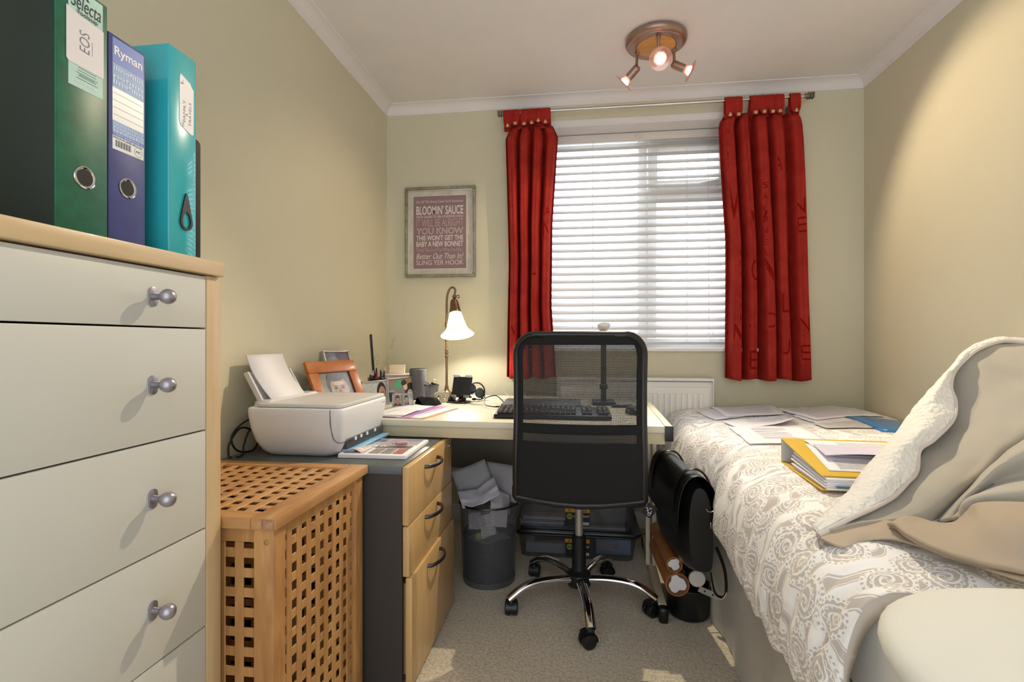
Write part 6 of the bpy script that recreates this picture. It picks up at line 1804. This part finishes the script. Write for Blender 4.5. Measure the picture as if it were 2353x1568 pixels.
# far slope of the fold falling to the bed behind
P0 = [Vector(p) for p in FLEECE[3]]; P1 = [Vector((p.x + .03, p.y + .05, lerp(p.z, .66, .5))) for p in P0]; P2 = [Vector((p.x + .06, p.y + .10, .665)) for p in P0]
for q in P0 + P1 + P2: q.x = min(q.x, 1.48)
P = patch([P0, P1, P2], 12, 80); m = MB(); m.grid(P); m.build('far_side', FLEECE_M, tw, angle=80, mods=[('SOLIDIFY', dict(thickness=.006, offset=0))])
P = patch([[Vector(p) for p in r_] for r_ in FACE], 40, 80); P = ruffle(P, .012, 4.5, 6); P = ruffle(P, .007, 11, 2); m = MB(); m.grid(P); m.build('plain_face', GREYB, tw, angle=80, mods=[('SOLIDIFY', dict(thickness=.006, offset=0))])
P = patch([[Vector(p) for p in r_] for r_ in LUMP], 40, 50); P = ruffle(P, .005, 11, 5); m = MB(); m.grid(P); m.build('lower_folds', GREYB, tw, angle=80, mods=[('SOLIDIFY', dict(thickness=.006, offset=0))])
P = patch([[Vector(p) for p in r_] for r_ in FLAT], 20, 60); m = MB(); m.grid(P)
tag(m.build('flat_sheet', mat('warm_beige_sheet', '#BFAE9A', .8, bump=(20, .15, .004)), None, angle=80, mods=[('SOLIDIFY', dict(thickness=.005, offset=0))]), 'flat warm beige sheet between the grey throw and the damask duvet', 'sheet')
tb_ = thing('bed_cover', 'taupe cotton cover with stitched hem crumpled in front of the grey throw', 'bed cover', (.70, 1.03, .68))
P = patch([[Vector(p) for p in r_] for r_ in TAUPE], 34, 70); P = ruffle(P, .004, 12, 8); m = MB(); m.grid(P); m.build('cloth', TAUPE_M, tb_, angle=80, mods=[('SOLIDIFY', dict(thickness=.006, offset=0))])
m = MB(); h3 = patch([[Vector(p) for p in TAUPE[3]]] * 2, 1, 70)[0]; m.tube(h3, .004, 8); m.build('stitched_hem', mat('taupe_hem', '#A8967F', .8), tb_, angle=80)

# ------------------------------------------------------------------ papers on the bed
def bz_(x, y): return duvet_top(x, y) + .004


def doc(label, corners, dz, lines, cat='document', mt=None, curl=None, name='document', blocks=()):
    s_ = sheet(name, label, cat, lambda x, y: bz_(x, y) + dz, corners, mt or PAPER, curl, 12)
    a, b, c, d = [Vector((p[0], p[1], 0)) for p in corners]
    m = MB(); cnt = 0
    for (u0, u1, v) in lines:
        n = 6; q0, q1 = [], []
        for k in range(n + 1):
            u = lerp(u0, u1, k / n)
            for vv, q in ((v, q0), (v + .012, q1)):
                p = (a * (1 - u) + b * u) * (1 - vv) + (d * (1 - u) + c * u) * vv
                q.append((p.x, p.y, bz_(p.x, p.y) + dz + .0016 + (curl(u, vv) if curl else 0)))
        m.grid([q0, q1]); cnt += 1
    if cnt: m.build('printed_text', INKG, s_, flat=True)
    return s_


def para(v0, v1, n, u0=.1, u1=.9, seed=1):
    r_ = random.Random(seed); return [(u0, lerp(u0, u1, r_.uniform(.6, 1) if k % 4 == 3 else r_.uniform(.93, 1)), lerp(v0, v1, k / max(1, n - 1))) for k in range(n)]


doc('printed white sheet at the far left corner of the bed, topmost of its pair', [(.70, 2.86), (1.03, 2.90), (.98, 2.60), (.70, 2.56)], .0045, para(.15, .8, 9, .1, .9, 1))
doc('white sheet under the far left printed one, hanging over the bed edge', [(.60, 2.75), (.84, 2.84), (.83, 2.60), (.635, 2.50)], .002, para(.2, .7, 6, .2, .9, 2))
doc('long printed sheet spread at the back of the bed toward the right', [(.99, 2.72), (1.43, 2.90), (1.44, 2.63), (1.05, 2.44)], .005, para(.12, .85, 12, .08, .92, 3))
doc('white sheet half covered by the long printed one on the bed', [(1.0, 2.58), (1.2, 2.6), (1.2, 2.42), (1.02, 2.37)], .002, para(.5, .85, 5, .1, .9, 4))
doc('curled white page with one lifted corner on the left of the bed', [(.645, 2.44), (.985, 2.60), (.935, 2.36), (.675, 2.25)], .003, para(.2, .6, 5, .3, .9, 5), curl=lambda u, v: .028 * (u ** 3) * (v ** 2))
doc('printed letter with a dark stamp nearest the yellow file on the bed', [(.640, 2.31), (.93, 2.29), (.90, 1.97), (.615, 1.955)], .003, para(.15, .75, 10, .25, .7, 6))
doc('pale grey printed sheet in the middle of the bed before the blue folder', [(1.0, 2.36), (1.225, 2.44), (1.20, 2.27), (1.01, 2.25)], .003, para(.2, .8, 6, .1, .9, 7), mt=mat('pale_grey_paper', '#CFCBC9', .7))
s_ = sheet('plastic_folder', 'bright blue plastic folder on the bed half under the grey throw', 'folder', lambda x, y: bz_(x, y) + .006, [(1.22, 2.52), (1.485, 2.53), (1.45, 2.10), (1.19, 2.20)], mat('bright_blue_plastic', '#2F83C4', .3, coat=.3), None, 8, thick=.010)

# yellow lever arch file lying on its side, its cover sloping down to the fore edge
yf = thing('lever_arch_file', 'yellow lever arch file lying on the bed stuffed with pages', 'file', (.80, 1.54, .675))
ang = R(-3); o0 = Vector((.612, 1.395, .669)); W_, L_ = .37, .305
ux = Vector((math.cos(ang), math.sin(ang), 0)); uy = Vector((-math.sin(ang), math.cos(ang), 0))
YELB = mat('yellow_file_board', '#DDB52C', .5, var=.05); INSG = mat('grey_file_lining', '#CFCFD6', .55)
Bf = Matrix((ux, uy, Vector((0, 0, 1)))).transposed().to_4x4()
T0, T1 = .036, .074      # cover height at the fore edge and at the spine


def fx(p): return o0 + ux * p[0] + uy * p[1] + Vector((0, 0, p[2]))


def slab(m, x0, x1, y0, y1, za, zb, t_):
    """board whose underside runs from height za at y0 to zb at y1"""
    return m.prism([fx((x0, y0, za)), fx((x0, y1, zb)), fx((x0, y1, zb + t_)), fx((x0, y0, za + t_))], ux * (x1 - x0), .0006)


def tz(y): return T0 + (T1 - T0) * y / L_


m = MB(); slab(m, 0, W_, 0, L_, T0, T1, .0032); m.build('top_cover', YELB, yf)
m = MB(); slab(m, 0, W_, 0, L_, 0, 0, .0032); m.build('bottom_cover', YELB, yf)
m = MB(); slab(m, 0, W_, L_ - .0035, L_, 0, 0, T1 + .003); m.build('spine', YELB, yf)
m = MB(); slab(m, .001, W_ - .002, L_ - .0050, L_ - .0036, .004, .004, T1 - .005); m.build('lining', INSG, yf)
m = MB(); slab(m, .001, W_ - .002, .004, L_ - .006, T0 - .0009, T1 - .002, .0007); m.build('lining', INSG, yf)
for k in range(9):
    m = MB(); r_ = random.Random(k + 20); f0, f1 = k / 9, (k + .9) / 9
    ya = -.006 + r_.uniform(-.004, .006) - .008 * (1 - f0); yb = L_ - .075 + r_.uniform(-.006, .006)
    x0_ = .006 + r_.uniform(-.003, .006)
    za0, za1 = .0036 + (tz(ya) - .005) * f0, .0036 + (tz(yb) - .012) * f0
    slab(m, x0_, W_ - .02, ya, yb, za0, za1, (tz(ya) - .005) / 9 * .93); m.build('page_block', PAPER, yf)
m = MB(); slab(m, .03, .13, -.018, .004, .0135, .0135, .0008); m.build('index_tab', mat('teal_index_tab', '#2F8FB0', .5), yf)
m = MB(); slab(m, .09, .20, -.020, .004, .0185, .0185, .0008); m.build('index_tab', mat('green_index_tab', '#4F9C78', .5), yf)
for x in (.125, .205):
    m = MB(); slab(m, x - .008, x + .008, L_ - .035, L_ - .02, tz(L_ - .035) + .0034, tz(L_ - .02) + .0034, .0014); m.build('ring_slot', CHROME, yf)
m = MB(); m.tube([fx((.13, L_ - .06, .004)), fx((.13, L_ - .06, .045)), fx((.13, L_ - .045, .058)), fx((.13, L_ - .03, .045)), fx((.13, L_ - .03, .004))], .0016, 8); m.build('arch_ring', CHROME, yf)


def cz_(x, y):
    d = Vector((x, y, 0)) - Vector((o0.x, o0.y, 0)); return o0.z + tz(d.dot(uy)) + .0034


def fp_(x, y): p = fx((x, y, 0)); return (p.x, p.y)


def page(name, label, corners, dz, lines, mt, curl=None):
    s_ = sheet(name, label, 'document', lambda x, y: cz_(x, y) + dz, corners, mt, curl, 14)
    a, b, c, d = [Vector((p[0], p[1], 0)) for p in corners]; m = MB()
    if not lines: return
    for (u0, u1, v) in lines:
        q0, q1 = [], []
        for k in range(9):
            u = lerp(u0, u1, k / 8)
            for vv, q in ((v, q0), (v + .012, q1)):
                p = (a * (1 - u) + b * u) * (1 - vv) + (d * (1 - u) + c * u) * vv
                q.append((p.x, p.y, cz_(p.x, p.y) + dz + .0012 + (curl(u, vv) if curl else 0)))
        m.grid([q0, q1])
    m.build('printed_text', INKG, s_, flat=True)


page('document', 'printed letter lying lowest on the cover of the yellow file', [fp_(.03, .03), fp_(.34, .03), fp_(.35, .22), fp_(.05, .25)], .001, para(.08, .35, 7, .1, .9, 8), PAPER)
page('document', 'printed page with a text paragraph at the back of the yellow file', [fp_(.07, .14), fp_(.36, .13), fp_(.36, .272), fp_(.055, .278)], .004, para(.15, .85, 11, .25, .85, 9), PAPER)
page('document', 'lilac sheet bowed upward across the middle of the yellow file', [fp_(.05, .105), fp_(.34, .085), fp_(.36, .20), fp_(.065, .235)], .006, [], mat('lilac_sheet', '#D6D2E6', .6), curl=lambda u, v: .024 * (1 - v) * (1 - .5 * u) * (.4 + math.sin(u * 3.0) * .6))
